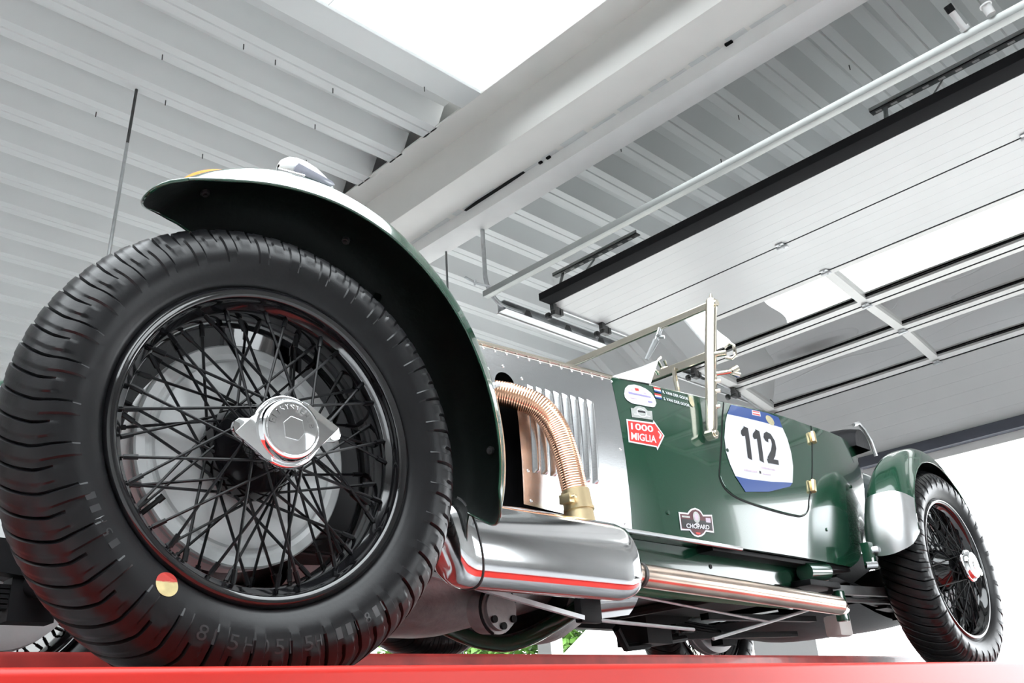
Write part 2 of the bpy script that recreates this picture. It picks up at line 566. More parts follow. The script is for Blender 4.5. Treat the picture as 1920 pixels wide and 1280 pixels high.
YL, YR = 3.37, -1.51
mull = [3.37, 2.06, 0.76, -0.54]
for i, (a, b) in enumerate(segs):
    fn = panel_fn(a, b)
    if i in (0, 1, 5):
        prof = [(0.006, 0.0)]
        nrib = 5
        for r in range(1, nrib + 1):
            s = DW_ * r / (nrib + 1)
            prof += [(s - 0.003, 0.0), (s, 0.0006), (s + 0.003, 0.0)]
        prof += [(DW_ - 0.007, 0.0), (DW_ - 0.007, 0.04), (0.006, 0.04)]
        mb = MB()
        n = len(prof)
        V = [fn(s, y, t) for y in (YR, YL) for s, t in prof]
        F = [(j, (j + 1) % n, n + (j + 1) % n, n + j) for j in range(n)] + [tuple(range(n)), tuple(range(2 * n - 1, n - 1, -1))]
        part(mb.add(V, F), 'door_panel', DOORM, door, smooth=0)
    else:
        mb = MB()
        for (s0, s1) in ((0.008, 0.045), (DW_ - 0.06, DW_ - 0.008)):
            pbox(mb, fn, s0, s1, YR, YL, 0, 0.04)
        pbox(mb, fn, 0.008, DW_ - 0.008, YL - 0.07, YL, 0, 0.04)
        pbox(mb, fn, 0.008, DW_ - 0.008, YR, YR + 0.07, 0, 0.04)
        for ym in mull[1:]:
            pbox(mb, fn, 0.045, DW_ - 0.06, ym - 0.028, ym + 0.028, 0, 0.038)
        fr = part(mb, 'glazed_panel_frame', DOORF, door, smooth=0)
        ends = mull + [YR]
        for k in range(4):
            mg = MB()
            y0, y1 = ends[k + 1] + 0.028, ends[k] - 0.028
            mg.grid(lambda u, v: fn(0.04 + (DW_ - 0.095) * u, y0 + (y1 - y0) * v, 0.026 + 0.010 * sin(pi * u) * sin(pi * v) + 0.0015 * sin(5 * v + 3 * u + k)), 13, 25)
            part(mg, 'pane', GLASS, fr, smooth=60)
            mg = MB()
            pbox(mg, fn, DW_ - 0.066, DW_ - 0.0595, y0, y1, 0.017, 0.024)
            part(mg, 'pane_seal', GASKET, fr, smooth=0)
    # dark joint seal towards the next panel
    mg = MB()
    pbox(mg, fn, DW_ - 0.0085, DW_ + 0.0085, YR, YL, 0.002, 0.03)
    part(mg, 'joint_seal', GASKET, door, smooth=0)
hin = MB()
hin.box(-0.035, 0.035, -0.022, 0.022, -0.006, 0.0).tube([(0, -0.03, -0.008), (0, 0.03, -0.008)], 0.009, 8)
hin.tube([(-0.024, 0, -0.006), (-0.024, 0, -0.011)], 0.006, 6).tube([(0.024, 0, -0.006), (0.024, 0, -0.011)], 0.006, 6)
hin_me = hin.mesh('hinge', STEEL)
for (a, b) in segs[:5]:
    for ym in (2.06, 0.76, -0.54):
        piece(hin_me, 'hinge', door, (b[0], ym, b[1] - 0.002))
rol = MB()
rol.box(-0.03, 0.03, -0.02, 0.015, -0.035, 0.02).tube([(0, -0.01, -0.012), (0, 0.075, -0.012)], 0.006, 8).tube([(0, 0.05, -0.012), (0, 0.072, -0.012)], 0.022, 12)
rol.box(-0.05, -0.02, -0.03, 0.0, -0.012, 0.03).box(0.02, 0.045, -0.025, 0.01, -0.03, 0.012)
rol_me = rol.mesh('roller_bracket', DKSTEEL, bevel=0.003)
for i, (a, b) in enumerate(segs):
    if i == 0:
        piece(rol_me, 'roller_bracket', door, (a[0] + 0.04, 3.37, a[1] - 0.03))
    piece(rol_me, 'roller_bracket', door, (b[0], 3.37, b[1] - 0.03))
# bottom rubber of the last panel
lb = segs[-1][1]
part(MB().box(lb[0] - 0.03, lb[0] + 0.05, YR, YL, lb[1] - 0.075, lb[1]), 'bottom_seal', BLUEGREY, door, bevel=0.008)
part(MB().box(lb[0] + 0.055, 6.5, YR - 0.05, YL + 0.05, ZO - 0.0, ZO + 0.10), 'lintel_plate', DOORF, door)
# side edge angle of the door leaf
mb = MB()
for (a, b) in segs[:5]:
    fn = panel_fn(a, b)
    pbox(mb, fn, 0.01, DW_ - 0.01, YL, YL + 0.012, -0.012, 0.04)
part(mb, 'edge_angle', STEEL, door, smooth=0)

# --- door tracks, hangers, tube rail
t = thing('door_track', 'white steel door track with a bent grey drop pipe rising to the roof beam', 'track', (3.48, 3.57, 2.43), 'tracks of the overhead door')
KT = 1.0428
pts = [(3.34, 3.43, 2.83), (3.34, 3.43, 2.53)] + [(3.34 + 0.16 * (1 - cos(a)), 3.43, 2.53 - 0.17 * sin(a)) for a in [rad(d) for d in range(10, 91, 10)]] + [(3.62, 3.43, 2.36)]
pts = [(a * KT, b * KT, c * KT) for a, b, c in pts]
part(MB().tube(pts, 0.014, 12), 'drop_pipe', STEEL, t, 'bent grey steel drop pipe')
part(MB().box(3.62, 6.45, 3.551, 3.624, 2.435, 2.440).box(3.62, 6.45, 3.619, 3.624, 2.435, 2.50).box(3.62, 6.45, 3.566, 3.624, 2.497, 2.502), 'track_channel', STEEL, t, smooth=0)
part(MB().box(3.62, 6.45, 3.624, 3.638, 2.428, 2.436), 'track_flange', WHITEP, t, smooth=0)
for xx in (3.78, 4.15, 4.48, 4.92, 5.42, 6.05):
    part(MB().prism([(0, 0), (0.07, 0), (0.05, 0.035), (0.02, 0.035)], lambda u, v, w, xx=xx: (xx + u, 3.551 + w, 2.442 + v), 0.004), 'track_clip', DKSTEEL, t, smooth=0)
t2 = thing('door_track', 'right hand steel track of the overhead door, mirrored far from the drop pipe', 'track', (3.34, -1.6, 2.34), 'tracks of the overhead door')
part(MB().box(3.47, 6.30, -1.61, -1.54, 2.335, 2.340).box(3.47, 6.30, -1.61, -1.605, 2.335, 2.40), 'track_channel', STEEL, t2, smooth=0)
for xx in (3.5, 6.2):
    part(MB().tube([(xx, -1.58, 2.34), (xx, -1.58, 3.30)], 0.012, 8), 'hanger_rod', STEEL, t2)

solo(MB().tube([(3.480, 3.923, 2.95), (3.480, 3.923, 2.25), (3.480, 3.923, -H)], 0.007, 8), 'hanging_conduit', GREYST, (3.480, 3.923, -H), 'thin dark vertical conduit from the roof beam, left of the bent drop pipe', 'conduit')
t = thing('pull_chain', 'thin pale chain hanging from the ribbed roof above the front wing', 'chain', (1.465, 4.062, 2.2))
part(MB().tube([(1.465, 4.062, 3.30), (1.452, 4.062, 2.95)], 0.008, 8), 'dark_sleeve', DKSTEEL, t, 'dark upper end')
part(MB().tube([(1.452, 4.062, 2.95), (1.430, 4.062, 2.312), (1.42, 4.062, 1.9)], 0.009, 8), 'cord', STEEL, t)

t = thing('tube_rail', 'square grey steel tube rail spanning under the ribs in front of the door', 'rail', (3.31, 3.39, 2.365))
part(MB().box(3.30, 3.346, YR, 3.42, 2.365, 2.402), 'tube', RAILM, t, bevel=0.004)
part(MB().tube([(3.31, 3.36, 2.41), (3.25, 3.42, 2.44), (3.18, 3.43, 2.46)], 0.008, 8).tube([(3.25, 3.42, 2.44), (3.245, 3.425, 2.442)], 0.018, 10), 'tension_bolt', STEEL, t)
t = thing('rail_fitting', 'small white tubular fitting with black cap standing on the tube rail', 'fitting', (3.286, 0.66, 2.404), 'white fittings on the tube rail')
part(MB().tube([(3.300, 0.66, 2.412), (3.25, 0.673, 2.475)], 0.013, 12), 'sleeve', WHITEP, t)
part(MB().tube([(3.25, 0.673, 2.475), (3.232, 0.677, 2.50)], 0.016, 12), 'cap', BLACKM, t, 'black cap')
part(MB().tube([(3.308, 0.659, 2.412), (3.299, 0.661, 2.422)], 0.019, 12), 'collar', WHITEP, t)
t = thing('rail_fitting', 'white stub fitting on the tube rail at the right edge', 'fitting', (3.30, 0.55, 2.402), 'white fittings on the tube rail')
part(MB().tube([(3.30, 0.56, 2.412), (3.29, 0.565, 2.45)], 0.018, 12), 'stub', WHITEP, t)
part(MB().tube([(3.29, 0.565, 2.45), (3.289, 0.566, 2.456)], 0.023, 12), 'cap', WHITEP, t)


def perforated(name, label, y0, y1, x=3.83, z=2.62):
    t = thing(name, label, 'bracket', (x, y0, z), 'perforated angle bars over the door')
    mb = MB().box(x - 0.02, x + 0.02, y0, y1, z, z + 0.004).box(x - 0.02, x - 0.016, y0, y1, z, z + 0.022)
    part(mb, 'angle_bar', GREYST, t, smooth=0)
    yy = y0 + 0.05
    while yy < y1 - 0.05:
        part(MB().box(x - 0.004, x + 0.012, yy, yy + 0.03, z - 0.001, z + 0.005), 'slot', WHITEP, t, smooth=0)
        yy += 0.075
    part(MB().bar((x + 0.02, (y0 + y1) / 2 + 0.02, z), (x - 0.04, (y0 + y1) / 2 + 0.1, ZD + 0.045), 0.02, 0.006), 'stay', GREYST, t, smooth=0)
    part(MB().bar((x, y1 - 0.07, z), (x - 0.05, y1 - 0.07, ZD + 0.045), 0.02, 0.006), 'stay', GREYST, t, smooth=0)
    return t


perforated('perforated_angle', 'grey perforated angle bar above the black door edge, near the drop pipe', 2.66, 3.32)
perforated('perforated_angle', 'grey perforated angle bar above the black door edge, near the right edge', 0.55, 1.25)

# ------------------------------------------------------------------ outdoors
struct(MB().box(XMAX, 45, -30, 40, -H - 0.2, -H - 0.005), 'trim_4', CONC)['label'] = 'pale concrete yard outside the open door'
struct(MB().box(-30, 45, -30, YMIN - 0.2, -H - 0.2, -H - 0.005), 'trim_5', CONC)
mb = MB()
for i in range(20000):
    y = random.uniform(9.4, 21)
    zz = -H + 5.2 * random.random() ** 0.8
    xx = 16 + random.uniform(-0.5, 0.5) + 0.15 * sin(y * 3)
    a = random.uniform(0, 6.28)
    b = random.uniform(-1, 1)
    u = Vector((cos(a), sin(a), b)).normalized() * random.uniform(0.09, 0.17)
    w = u.cross(Vector((random.random() - .5, random.random() - .5, 1))).normalized() * 0.09
    c = Vector((xx, y, zz))
    mb.add([c - u, c + w, c + u, c - w], [(0, 1, 2, 3)])
hd = thing('garden_hedge', 'bright green hedge outside beyond the open bay under the car', 'hedge', (16, 15, -H))
part(mb, 'foliage', LEAF, hd, smooth=0, kind='stuff', fix=False)
mb = MB()
for i in range(30):
    y = 9.4 + 11.6 * i / 29
    mb.tube([(16, y, -H - 0.01), (16 + random.uniform(-.1, .1), y, 1.2)], [0.03, 0.01], 5)
part(mb, 'stems', DKSTEEL, hd, kind='stuff')
hb = thing('garden_building', 'cream rendered building outside, seen under the car past the white post', 'building', (12, 9.4, -H))
part(MB().box(11.0, 14, 7.6, 9.95, -H, 1.05), 'wall', CREAM, hb)
part(MB().prism([(-0.2, 0), (2.55, 0), (1.17, 0.8)], lambda u, v, w: (10.8 + w, 7.6 + u, 1.05 + v), 3.4), 'roof', WHITEP, hb)
part(MB().box(10.97, 11.0, 9.3, 9.85, 0.1, 0.95), 'shutter', STEEL, hb)
part(MB().box(10.98, 11.0, 7.9, 8.9, -0.2, 0.9), 'window', BLUEGREY, hb)


# ================================================================== THE LIFT
SL = 0.0102                   # the runways rise a little towards the tail


def zr(x, z0):
    return z0 + SL * (x - 0.4)


lift = thing('car_lift', 'red car lift whose two runways carry the green racing car', 'lift', (1.8, 1.95, -H))


def runway(y0, y1, lip_y, rail_y):
    """y0<y1 plate, outer lip and taller inner rail"""
    X0, X1 = -1.6, 5.2

    def sw(poly, mb, m=0):
        n = len(poly)
        V = [(x, y, zr(x, z)) for x in (X0, X1) for y, z in poly]
        F = [(j, (j + 1) % n, n + (j + 1) % n, n + j) for j in range(n)] + [tuple(range(n - 1, -1, -1)), tuple(range(n, 2 * n))]
        return mb.add(V, F, m)
    mb = MB()
    sw([(y0 + 0.024, 0.0845), (y1 - 0.024, 0.0845), (y1 - 0.024, -0.06), (y0 + 0.024, -0.06)], mb)
    rw = part(mb, 'runway', PLATE, lift, smooth=0)
    s = -1 if lip_y < rail_y else 1
    mb = MB()
    ma, mb2 = (lip_y + 0.023, lip_y + 0.185) if s < 0 else (lip_y - 0.185, lip_y - 0.023)
    sw([(ma, 0.084), (ma, 0.0858), (mb2, 0.0858), (mb2, 0.084)], mb)
    part(mb, 'painted_margin', RED, lift, smooth=0)
    mb = MB()
    r = 0.011
    cyy, czz = lip_y + -s * r, 0.097
    pl = [(lip_y, -0.075)] + [(cyy + s * r * cos(a), czz + r * sin(a)) for a in [rad(d) for d in range(0, 181, 20)]] + [(lip_y - s * 2 * r, 0.06), (lip_y - s * 2 * r, -0.06), (lip_y - s * 0.03, -0.075)]
    sw(pl, mb)
    part(mb, 'outer_lip', RED, lift, 'bright red rolled outer edge', smooth=30)
    mb = MB()
    yi, yo = (rail_y, rail_y + 0.03) if s < 0 else (rail_y - 0.03, rail_y)
    sw([(yi, -0.07), (yi, 0.172), (yi + 0.004, 0.180), (yo - 0.004, 0.180), (yo, 0.172), (yo, -0.07)], mb)
    part(mb, 'inner_rail', REDW, lift, 'dull red worn inner guide rail', smooth=30)
    for k in range(4):
        xx = 0.9 + 1.15 * k
        part(MB().tube([(xx, yi - 0.001 if s < 0 else yo + 0.001, zr(xx, 0.13)), (xx, yi - 0.006 if s < 0 else yo + 0.006, zr(xx, 0.13))], 0.009, 8), 'rail_bolt', DKSTEEL, lift)


runway(1.08, 1.624, 1.08, 1.60)
runway(2.276, 2.82, 2.82, 2.30)
for ys in ((1.18, 1.50), (2.40, 2.72)):
    for y in ys:
        part(MB().bar((0.2, y, -H + 0.13), (3.2, y, -0.08), 0.05, 0.10), 'scissor_arm', RED, lift, smooth=0)
        part(MB().bar((3.2, y + 0.055, -H + 0.13), (0.2, y + 0.055, -0.08), 0.05, 0.10), 'scissor_arm', RED, lift, smooth=0)
    part(MB().box(-0.2, 3.6, ys[0] - 0.06, ys[1] + 0.12, -H, -H + 0.09), 'base_frame', DKSTEEL, lift, bevel=0.01)
    part(MB().tube([(0.2, ys[0] - 0.06, -H + 0.13), (0.2, ys[1] + 0.12, -H + 0.13)], 0.035, 12).tube([(3.2, ys[0] - 0.06, -H + 0.13), (3.2, ys[1] + 0.12, -H + 0.13)], 0.035, 12), 'roller', DKSTEEL, lift)
    part(MB().tube([(1.7, ys[0] - 0.05, -0.435), (1.7, ys[1] + 0.11, -0.435)], 0.03, 12), 'pivot_pin', STEEL, lift)
    part(MB().box(0.05, 3.4, ys[0] - 0.05, ys[1] + 0.1, -0.075, -0.045), 'runway_bearer', RED, lift, smooth=0)

# ================================================================== THE CAR
YC = 1.95                     # centre line
car = thing('vintage_racing_car', 'dark green open vintage racing car, aluminium bonnet, number 112, on the red lift', 'car', (2.1, YC, 0.10))

# ------------------------------------------------------------------ wheels (local axis y, outer face towards -y, y=0 at the outer rim lip)
rim_prof = [(0.004, 0.262), (-0.002, 0.260), (-0.006, 0.254), (-0.005, 0.247), (-0.001, 0.2425), (0.008, 0.2405), (0.016, 0.238), (0.022, 0.230), (0.030, 0.2265), (0.052, 0.222), (0.078, 0.222),
            (0.100, 0.2265), (0.108, 0.230), (0.114, 0.238), (0.122, 0.2405), (0.131, 0.2425), (0.135, 0.247), (0.136, 0.254), (0.132, 0.260), (0.126, 0.262), (0.118, 0.255), (0.100, 0.236), (0.030, 0.236), (0.012, 0.255)]
rim_me = MB().lathe(rim_prof, 128, closed=True).mesh('rim', BLACKG, smooth=40)

NB = 68
STEPS = 12


def tyre_mesh():
    half = [(0.012, 0.256), (0.004, 0.2605), (-0.003, 0.266), (-0.007, 0.272), (-0.0085, 0.275), (-0.0095, 0.2765), (-0.0140, 0.286), (-0.0186, 0.298), (-0.0203, 0.310), (-0.0196, 0.320), (-0.0178, 0.328), (-0.0152, 0.335),
            (-0.0125, 0.340), (-0.0094, 0.345), (-0.0060, 0.350), (-0.0016, 0.3555), (0.0038, 0.3605), (0.0100, 0.3650), (0.0170, 0.3690), (0.0250, 0.3723), (0.0340, 0.3752), (0.0440, 0.3775), (0.0550, 0.3788)]
    W = 0.130
    prof = half + [(0.065, 0.3792)] + [(W - y, r) for y, r in reversed(half)]
    k = len(prof)
    # profile normals
    nor = []
    for i in range(k):
        a, b = prof[max(i - 1, 0)], prof[min(i + 1, k - 1)]
        t = Vector((b[0] - a[0], b[1] - a[1])).normalized()
        nor.append((-t.y, t.x))
    n = NB * STEPS
    V = []
    for i in range(n):
        blk = (i // STEPS)
        ph = i % STEPS
        for j, (y, r) in enumerate(prof):
            d = 0.0
            jj = min(j, k - 1 - j)
            odd = blk % 2
            st_ = 8 if odd == 0 else 11
            if jj >= st_ and 1 <= ph <= 7:
                d = 0.0030
            elif jj >= 14 and ph != 0:
                d = 0.0019
            # S-curved slant of the grooves across the tread
            yy_ = min(max(y, -0.004), 0.134)
            a = 2 * pi * i / n - rad(8.0 * yy_ / 0.095)
            if ph == 0 and jj >= st_ + 1:
                d = -0.0030
            V.append(((r + d * nor[j][1]) * cos(a), y + d * nor[j][0], (r + d * nor[j][1]) * sin(a)))
    F = []
    for i in range(n):
        i2 = (i + 1) % n
        for j in range(k - 1):
            F.append((i * k + j, i * k + j + 1, i2 * k + j + 1, i2 * k + j))
    return MB().add(V, F).mesh('tyre', RUBBER, smooth=32)


tyre_me = tyre_mesh()

# hub shell
hub_prof = [(0.090, 0.02), (0.090, 0.070), (0.084, 0.0815), (0.074, 0.0825), (0.068, 0.080), (0.060, 0.078), (0.042, 0.070), (0.020, 0.050), (-0.015, 0.045), (-0.024, 0.050), (-0.032, 0.050), (-0.036, 0.044), (-0.040, 0.030), (-0.040, 0.0)]
hb_ = MB().lathe(hub_prof, 48)
for k in range(12):
    a = 2 * pi * k / 12
    hb_.tube([(0.066 * cos(a), 0.10, 0.066 * sin(a)), (0.066 * cos(a), 0.058, 0.066 * sin(a))], 0.006, 6)
hub_me = hb_.mesh('hub', BLACKG, smooth=40)


def spoke_mb(mb, ah, rh, yh, ar, rr, yr):
    p = Vector((rh * cos(ah), yh, rh * sin(ah)))
    q = Vector((rr * cos(ar), yr, rr * sin(ar)))
    d = (q - p).normalized()
    mb.tube([p, q], 0.0024, 6)
    mb.tube([q - d * 0.024, q - d * 0.004], 0.0042, 6)
    return mb


sp_types = []
for sgn in (-1, 1):
    a = MB()
    spoke_mb(a, rad(-58 * sgn), 0.047, -0.028, 0, 0.231, 0.024)
    sp_types.append(('outer', a.mesh('spoke', SPOKE), sgn))
    a = MB()
    spoke_mb(a, rad(-46 * sgn), 0.079, 0.074, 0, 0.2245, 0.046)
    sp_types.append(('inner', a.mesh('spoke', SPOKE), sgn))
    a = MB()
    spoke_mb(a, rad(-38 * sgn), 0.062, 0.050, 0, 0.2245, 0.088)
    sp_types.append(('cross', a.mesh('spoke', SPOKE), sgn))


def spoke_angles():
    for kind, me, sgn in sp_types:
        cnt = {'outer': 13, 'inner': 13, 'cross': 10}[kind]
        for k in range(cnt):
            off = {'outer': 0.0, 'inner': 0.33, 'cross': 0.6}[kind]
            yield me, 2 * pi * (k + off + (0.0 if sgn < 0 else 0.36)) / cnt


jm = MB()
for me, a in spoke_angles():
    R3 = Matrix.Rotation(-a, 3, 'Y')
    jm.add([tuple(R3 @ v.co) for v in me.vertices], [tuple(p.vertices) for p in me.polygons])
spokes_joined = jm.mesh('spokes', SPOKE)

# two-eared knock-off nut
kn = MB()
kn.lathe([(-0.034, 0.0), (-0.034, 0.054), (-0.038, 0.0590), (-0.044, 0.0595), (-0.048, 0.057), (-0.0485, 0.0545), (-0.0465, 0.0525), (-0.049, 0.0505), (-0.058, 0.0490), (-0.062, 0.0468), (-0.0635, 0.0440), (-0.0625, 0.0425), (-0.0628, 0.0395), (-0.0645, 0.026), (-0.0650, 0.0)], 64)
ear = [(0.030, -0.044), (0.044, -0.036), (0.054, -0.024), (0.064, -0.0165), (0.082, -0.0155), (0.0895, -0.0105), (0.0925, -0.002), (0.0900, 0.007), (0.084, 0.0125), (0.072, 0.021), (0.056, 0.033), (0.044, 0.044), (0.030, 0.050)]
for sg in (1, -1):
    def efn(u, v, w, sg=sg):
        lift_ = 0.004 * max(0, (u - 0.04) / 0.05) ** 1.5
        return (sg * u, -0.0395 - lift_ - w, sg * v)
    kn.prism(ear, efn, 0.0095)
knock_me = kn.mesh('knock_off_nut', CHROME, smooth=50, bevel=0.0018)
lt = MB()


def arc_text(mb, txt, r, size, a_mid, step, y, outward=True, wid=0.62, m=0, thick=0.0012):
    n = len(txt)
    for i, ch in enumerate(txt):
        if ch == ' ':
            continue
        a = a_mid + (n - 1) / 2 * step - i * step
        V, F = TXT[ch]
        ex = Vector((sin(a), 0, -cos(a)))
        ey = Vector((cos(a), 0, sin(a)))
        if not outward:
            ex, ey = -ex, -ey
        pts = []
        for (u, v) in V:
            p = ey * (r * (1 if outward else -1)) + ex * (u - 0.5) * size * wid + ey * (v - 0.5) * size
            pts.append((p.x, y(p) if callable(y) else y, p.z))
        mb.add(pts, F, m)


arc_text(lt, 'ELI', 0.0345, 0.011, rad(150), rad(17), -0.0642)
arc_text(lt, 'SYSTEM', 0.0345, 0.011, rad(84), rad(15), -0.0642)
arc_text(lt, '18', 0.0345, 0.011, rad(24), rad(17), -0.0642)
nut_letter_me = lt.mesh('nut_lettering', ALUP, smooth=0, fix=False)
nb = MB()
nb.prism([(-0.013, -0.017), (0.009, -0.019), (0.019, -0.006), (0.015, 0.014), (-0.005, 0.018), (-0.017, 0.006)], lambda u, v, w: (u, -0.0645 - w, v), 0.0022)
nut_badge_me = nb.mesh('nut_centre', CHROME, smooth=0, bevel=0.0006)
va = MB().tube([(0.222 * cos(rad(216)), 0.065, 0.222 * sin(rad(216))), (0.186 * cos(rad(214)), 0.045, 0.186 * sin(rad(214)))], 0.0042, 8)
va.tube([(0.190 * cos(rad(214.3)), 0.047, 0.190 * sin(rad(214.3))), (0.180 * cos(rad(213.6)), 0.042, 0.180 * sin(rad(213.6)))], 0.0055, 8)
valve_me = va.mesh('valve_stem', RUBBER)


def side_y(p):
    """y of the tyre side wall at radius |p|"""
    r = math.hypot(p.x, p.z)
    return lerp([0.272, 0.2765, 0.286, 0.298, 0.310, 0.320, 0.328, 0.335, 0.345], [-0.007, -0.0095, -0.014, -0.0186, -0.0203, -0.0196, -0.0178, -0.0152, -0.0094], r)


ts = MB()
arc_text(ts, '5-50H518', 0.317, 0.021, rad(266), rad(4.3), lambda p: side_y(p) - 0.0009, False, 0.7)
arc_text(ts, '118-11-H', 0.317, 0.017, rad(296), rad(3.4), lambda p: side_y(p) - 0.0009, False, 0.6)
arc_text(ts, '15H-1', 0.300, 0.015, rad(212), rad(3.4), lambda p: side_y(p) - 0.0009, True, 0.6)
tyre_letter_me = ts.mesh('tyre_lettering', mat('tyre_letter_rubber', (0.022, 0.022, 0.024), 0.3, 0, 0, 0.1, 40), smooth=0, fix=False)


def wheel(name, centre, flip=False, steer=0.0, spin=0.0, full=True, near=True):
    """centre = axle point on the outer rim-lip plane"""
    base = BASE[car]
    w = bpy.data.objects.new(name, rim_me)
    COL.objects.link(w)
    w.parent = car
    w.location = (centre[0] - base[0], centre[1] - base[1], centre[2] - base[2])
    w.rotation_euler = (0, spin, (pi if flip else 0) + steer)
    BASE[w] = (0, 0, 0)
    piece(tyre_me, 'tyre', w)
    piece(hub_me, 'hub', w)
    piece(knock_me, 'knock_off_nut', w, (0, 0, 0), (0, rad(-7), 0), 'chrome two-eared knock-off nut' if near else None)
    if near:
        piece(nut_letter_me, 'nut_lettering', w)
        piece(nut_badge_me, 'nut_centre', w)
    piece(valve_me, 'valve_stem', w)
    if full:
        for me, a in spoke_angles():
            piece(me, 'spoke', w, (0, 0, 0), (0, -a, 0))
    else:
        piece(spokes_joined, 'spokes', w, kind='stuff')
    return w


WF = (0.726, 1.250, 0.468)
WR = (3.660, 1.322, 0.498)
wf_ = wheel('front_wheel', WF, steer=rad(-3))
wr_ = wheel('rear_wheel', WR, spin=rad(20))
wheel('front_wheel', (WF[0], 2 * YC - WF[1], WF[2]), True, rad(-3), 0.4, False, False)
wheel('rear_wheel', (WR[0], 2 * YC - WR[1], WR[2]), True, 0, 0.9, False, False)
wheel('spare_wheel', (2.06, 2.56, 0.655), True, 0, 0.2, False, False)
piece(tyre_letter_me, 'tyre_lettering', wf_, kind='stuff')
# round red and yellow sticker on the front tyre
st = MB()
ca = Vector((0.2835 * cos(rad(236.6)), 0, 0.2835 * sin(rad(236.6))))


def on_tyre(u, v):
    p = Vector((ca.x + u, 0, ca.z + v))
    return (p.x, side_y(p) - 0.0012, p.z)


disc_lo = [(0.0172 * cos(a), 0.0172 * sin(a)) for a in [rad(d) for d in range(165, 376, 10)]]
disc_hi = [(0.0172 * cos(a), 0.0172 * sin(a)) for a in [rad(d) for d in range(10, 171, 10)]]
st.flat(disc_lo, on_tyre, 0, 2)
st.flat(disc_hi, on_tyre, 1, 2)
o = piece(st.mesh('tyre_sticker', [TYREST, TYRESR], smooth=0, fix=False), 'tyre_sticker', wf_, label='round red and yellow sticker on the side wall')


# ------------------------------------------------------------------ brakes, axles, springs
def brake(name, c, s, r=0.19):
    """drum inboard of the wheel; s=+1 near side"""
    pr = [(0.094, 0.0), (0.094, 0.090), (0.091, 0.110), (0.090, 0.150), (0.093, 0.158), (0.098, 0.161), (0.100, 0.165), (0.095, 0.173), (0.095, r - 0.003), (0.098, r), (0.104, r), (0.106, r - 0.003), (0.110, r - 0.003), (0.112, r), (0.120, r), (0.123, r - 0.004), (0.160, r - 0.004), (0.166, 0.16), (0.166, 0.0)]
    mb = MB().lathe([(s * y, q) for y, q in pr], 96, c)
    for k in range(3):
        rr = 0.065 + 0.02 * k
    o = part(mb, name, DRUM, car, 'grey alloy brake drum behind the spokes' if s > 0 else None, smooth=30)
    return o


brake('brake_drum', (WF[0] + 0.008, WF[1], WF[2] + 0.004), 1)
brake('brake_drum', WR, 1)
brake('brake_drum', (WF[0], 2 * YC - WF[1], WF[2]), -1)
brake('brake_drum', (WR[0], 2 * YC - WR[1], WR[2]), -1)
part(MB().tube([(0.73, 1.39, 0.47), (0.73, 1.52, 0.46), (0.73, 1.62, 0.40), (0.73, 2.28, 0.40), (0.73, 2.38, 0.46), (0.73, 2.51, 0.47)], 0.028, 12), 'front_axle', BLACKM, car)
part(MB().tube([(WR[0], 1.46, 0.497), (WR[0], 2.44, 0.497)], 0.045, 14).lathe([(-0.13, 0.05), (-0.08, 0.13), (0.08, 0.13), (0.13, 0.05)], 24, (WR[0], YC, 0.497)), 'rear_axle', BLACKM, car)


def spring(xa, xb, y, z, name='leaf_spring'):
    mb = MB()
    for k in range(5):
        L = (xb - xa) / 2 * (1 - 0.16 * k)
        xm = (xa + xb) / 2
        pts = [(xm + L * t, y, z - 0.011 * k + 0.05 * (L * t / ((xb - xa) / 2)) ** 2) for t in [i / 6 - 1 for i in range(13)]]
        for i in range(12):
            mb.bar(pts[i], pts[i + 1], 0.045, 0.008)
    mb.box((xa + xb) / 2 - 0.05, (xa + xb) / 2 + 0.05, y - 0.03, y + 0.03, z - 0.075, z + 0.02)
    return part(mb, name, BLACKM, car, smooth=0)


for y in (1.60, 2.30):
    spring(0.28, 1.18, y, 0.395)
    spring(3.08, 4.15, y - 0.06 if y < 2 else y + 0.06, 0.41)
# chassis side rails
for y in (1.60, 2.26):
    mb = MB()
    xs = [0.1, 0.5, 1.0, 1.6, 2.8, 3.2, 3.6, 4.1, 4.3]
    zs = [0.43, 0.47, 0.44, 0.42, 0.42, 0.46, 0.58, 0.55, 0.50]
    V, F = [], []
    for x, z in zip(xs, zs):
        h = 0.055 if 0.9 < x < 3.3 else 0.03
        V += [(x, y, z - h), (x, y + 0.045, z - h), (x, y + 0.045, z + h), (x, y, z + h)]
    for i in range(len(xs) - 1):
        for j in range(4):
            F.append((i * 4 + j, i * 4 + (j + 1) % 4, i * 4 + 4 + (j + 1) % 4, i * 4 + 4 + j))
    F += [(0, 1, 2, 3), (len(V) - 4, len(V) - 3, len(V) - 2, len(V) - 1)]
    part(mb.add(V, F), 'chassis_rail', BLACKM, car, smooth=0)
for xx in (0.35, 1.9, 2.75, 4.2):
    part(MB().tube([(xx, 1.62, 0.42 if xx < 3 else 0.52), (xx, 2.28, 0.42 if xx < 3 else 0.52)], 0.025, 10), 'cross_member', BLACKM, car)

# ------------------------------------------------------------------ body surfaces
BX = [1.4, 1.95, 2.2, 2.5, 2.8, 3.1, 3.3, 3.5, 3.75]
BY = [1.566, 1.50, 1.478, 1.465, 1.462, 1.475, 1.495, 1.53, 1.60]


def bodyY(x, z):
    return smooth_lerp(BX, BY, x) + 0.25 * (z - 0.66) ** 2


TX = [1.95, 2.11, 2.27, 2.45, 2.80, 3.11, 3.31, 3.50, 3.75]
TZ = [0.941, 0.947, 0.953, 0.962, 0.988, 1.002, 1.018, 1.030, 1.02]


def topz(x):
    return smooth_lerp(TX, TZ, x)


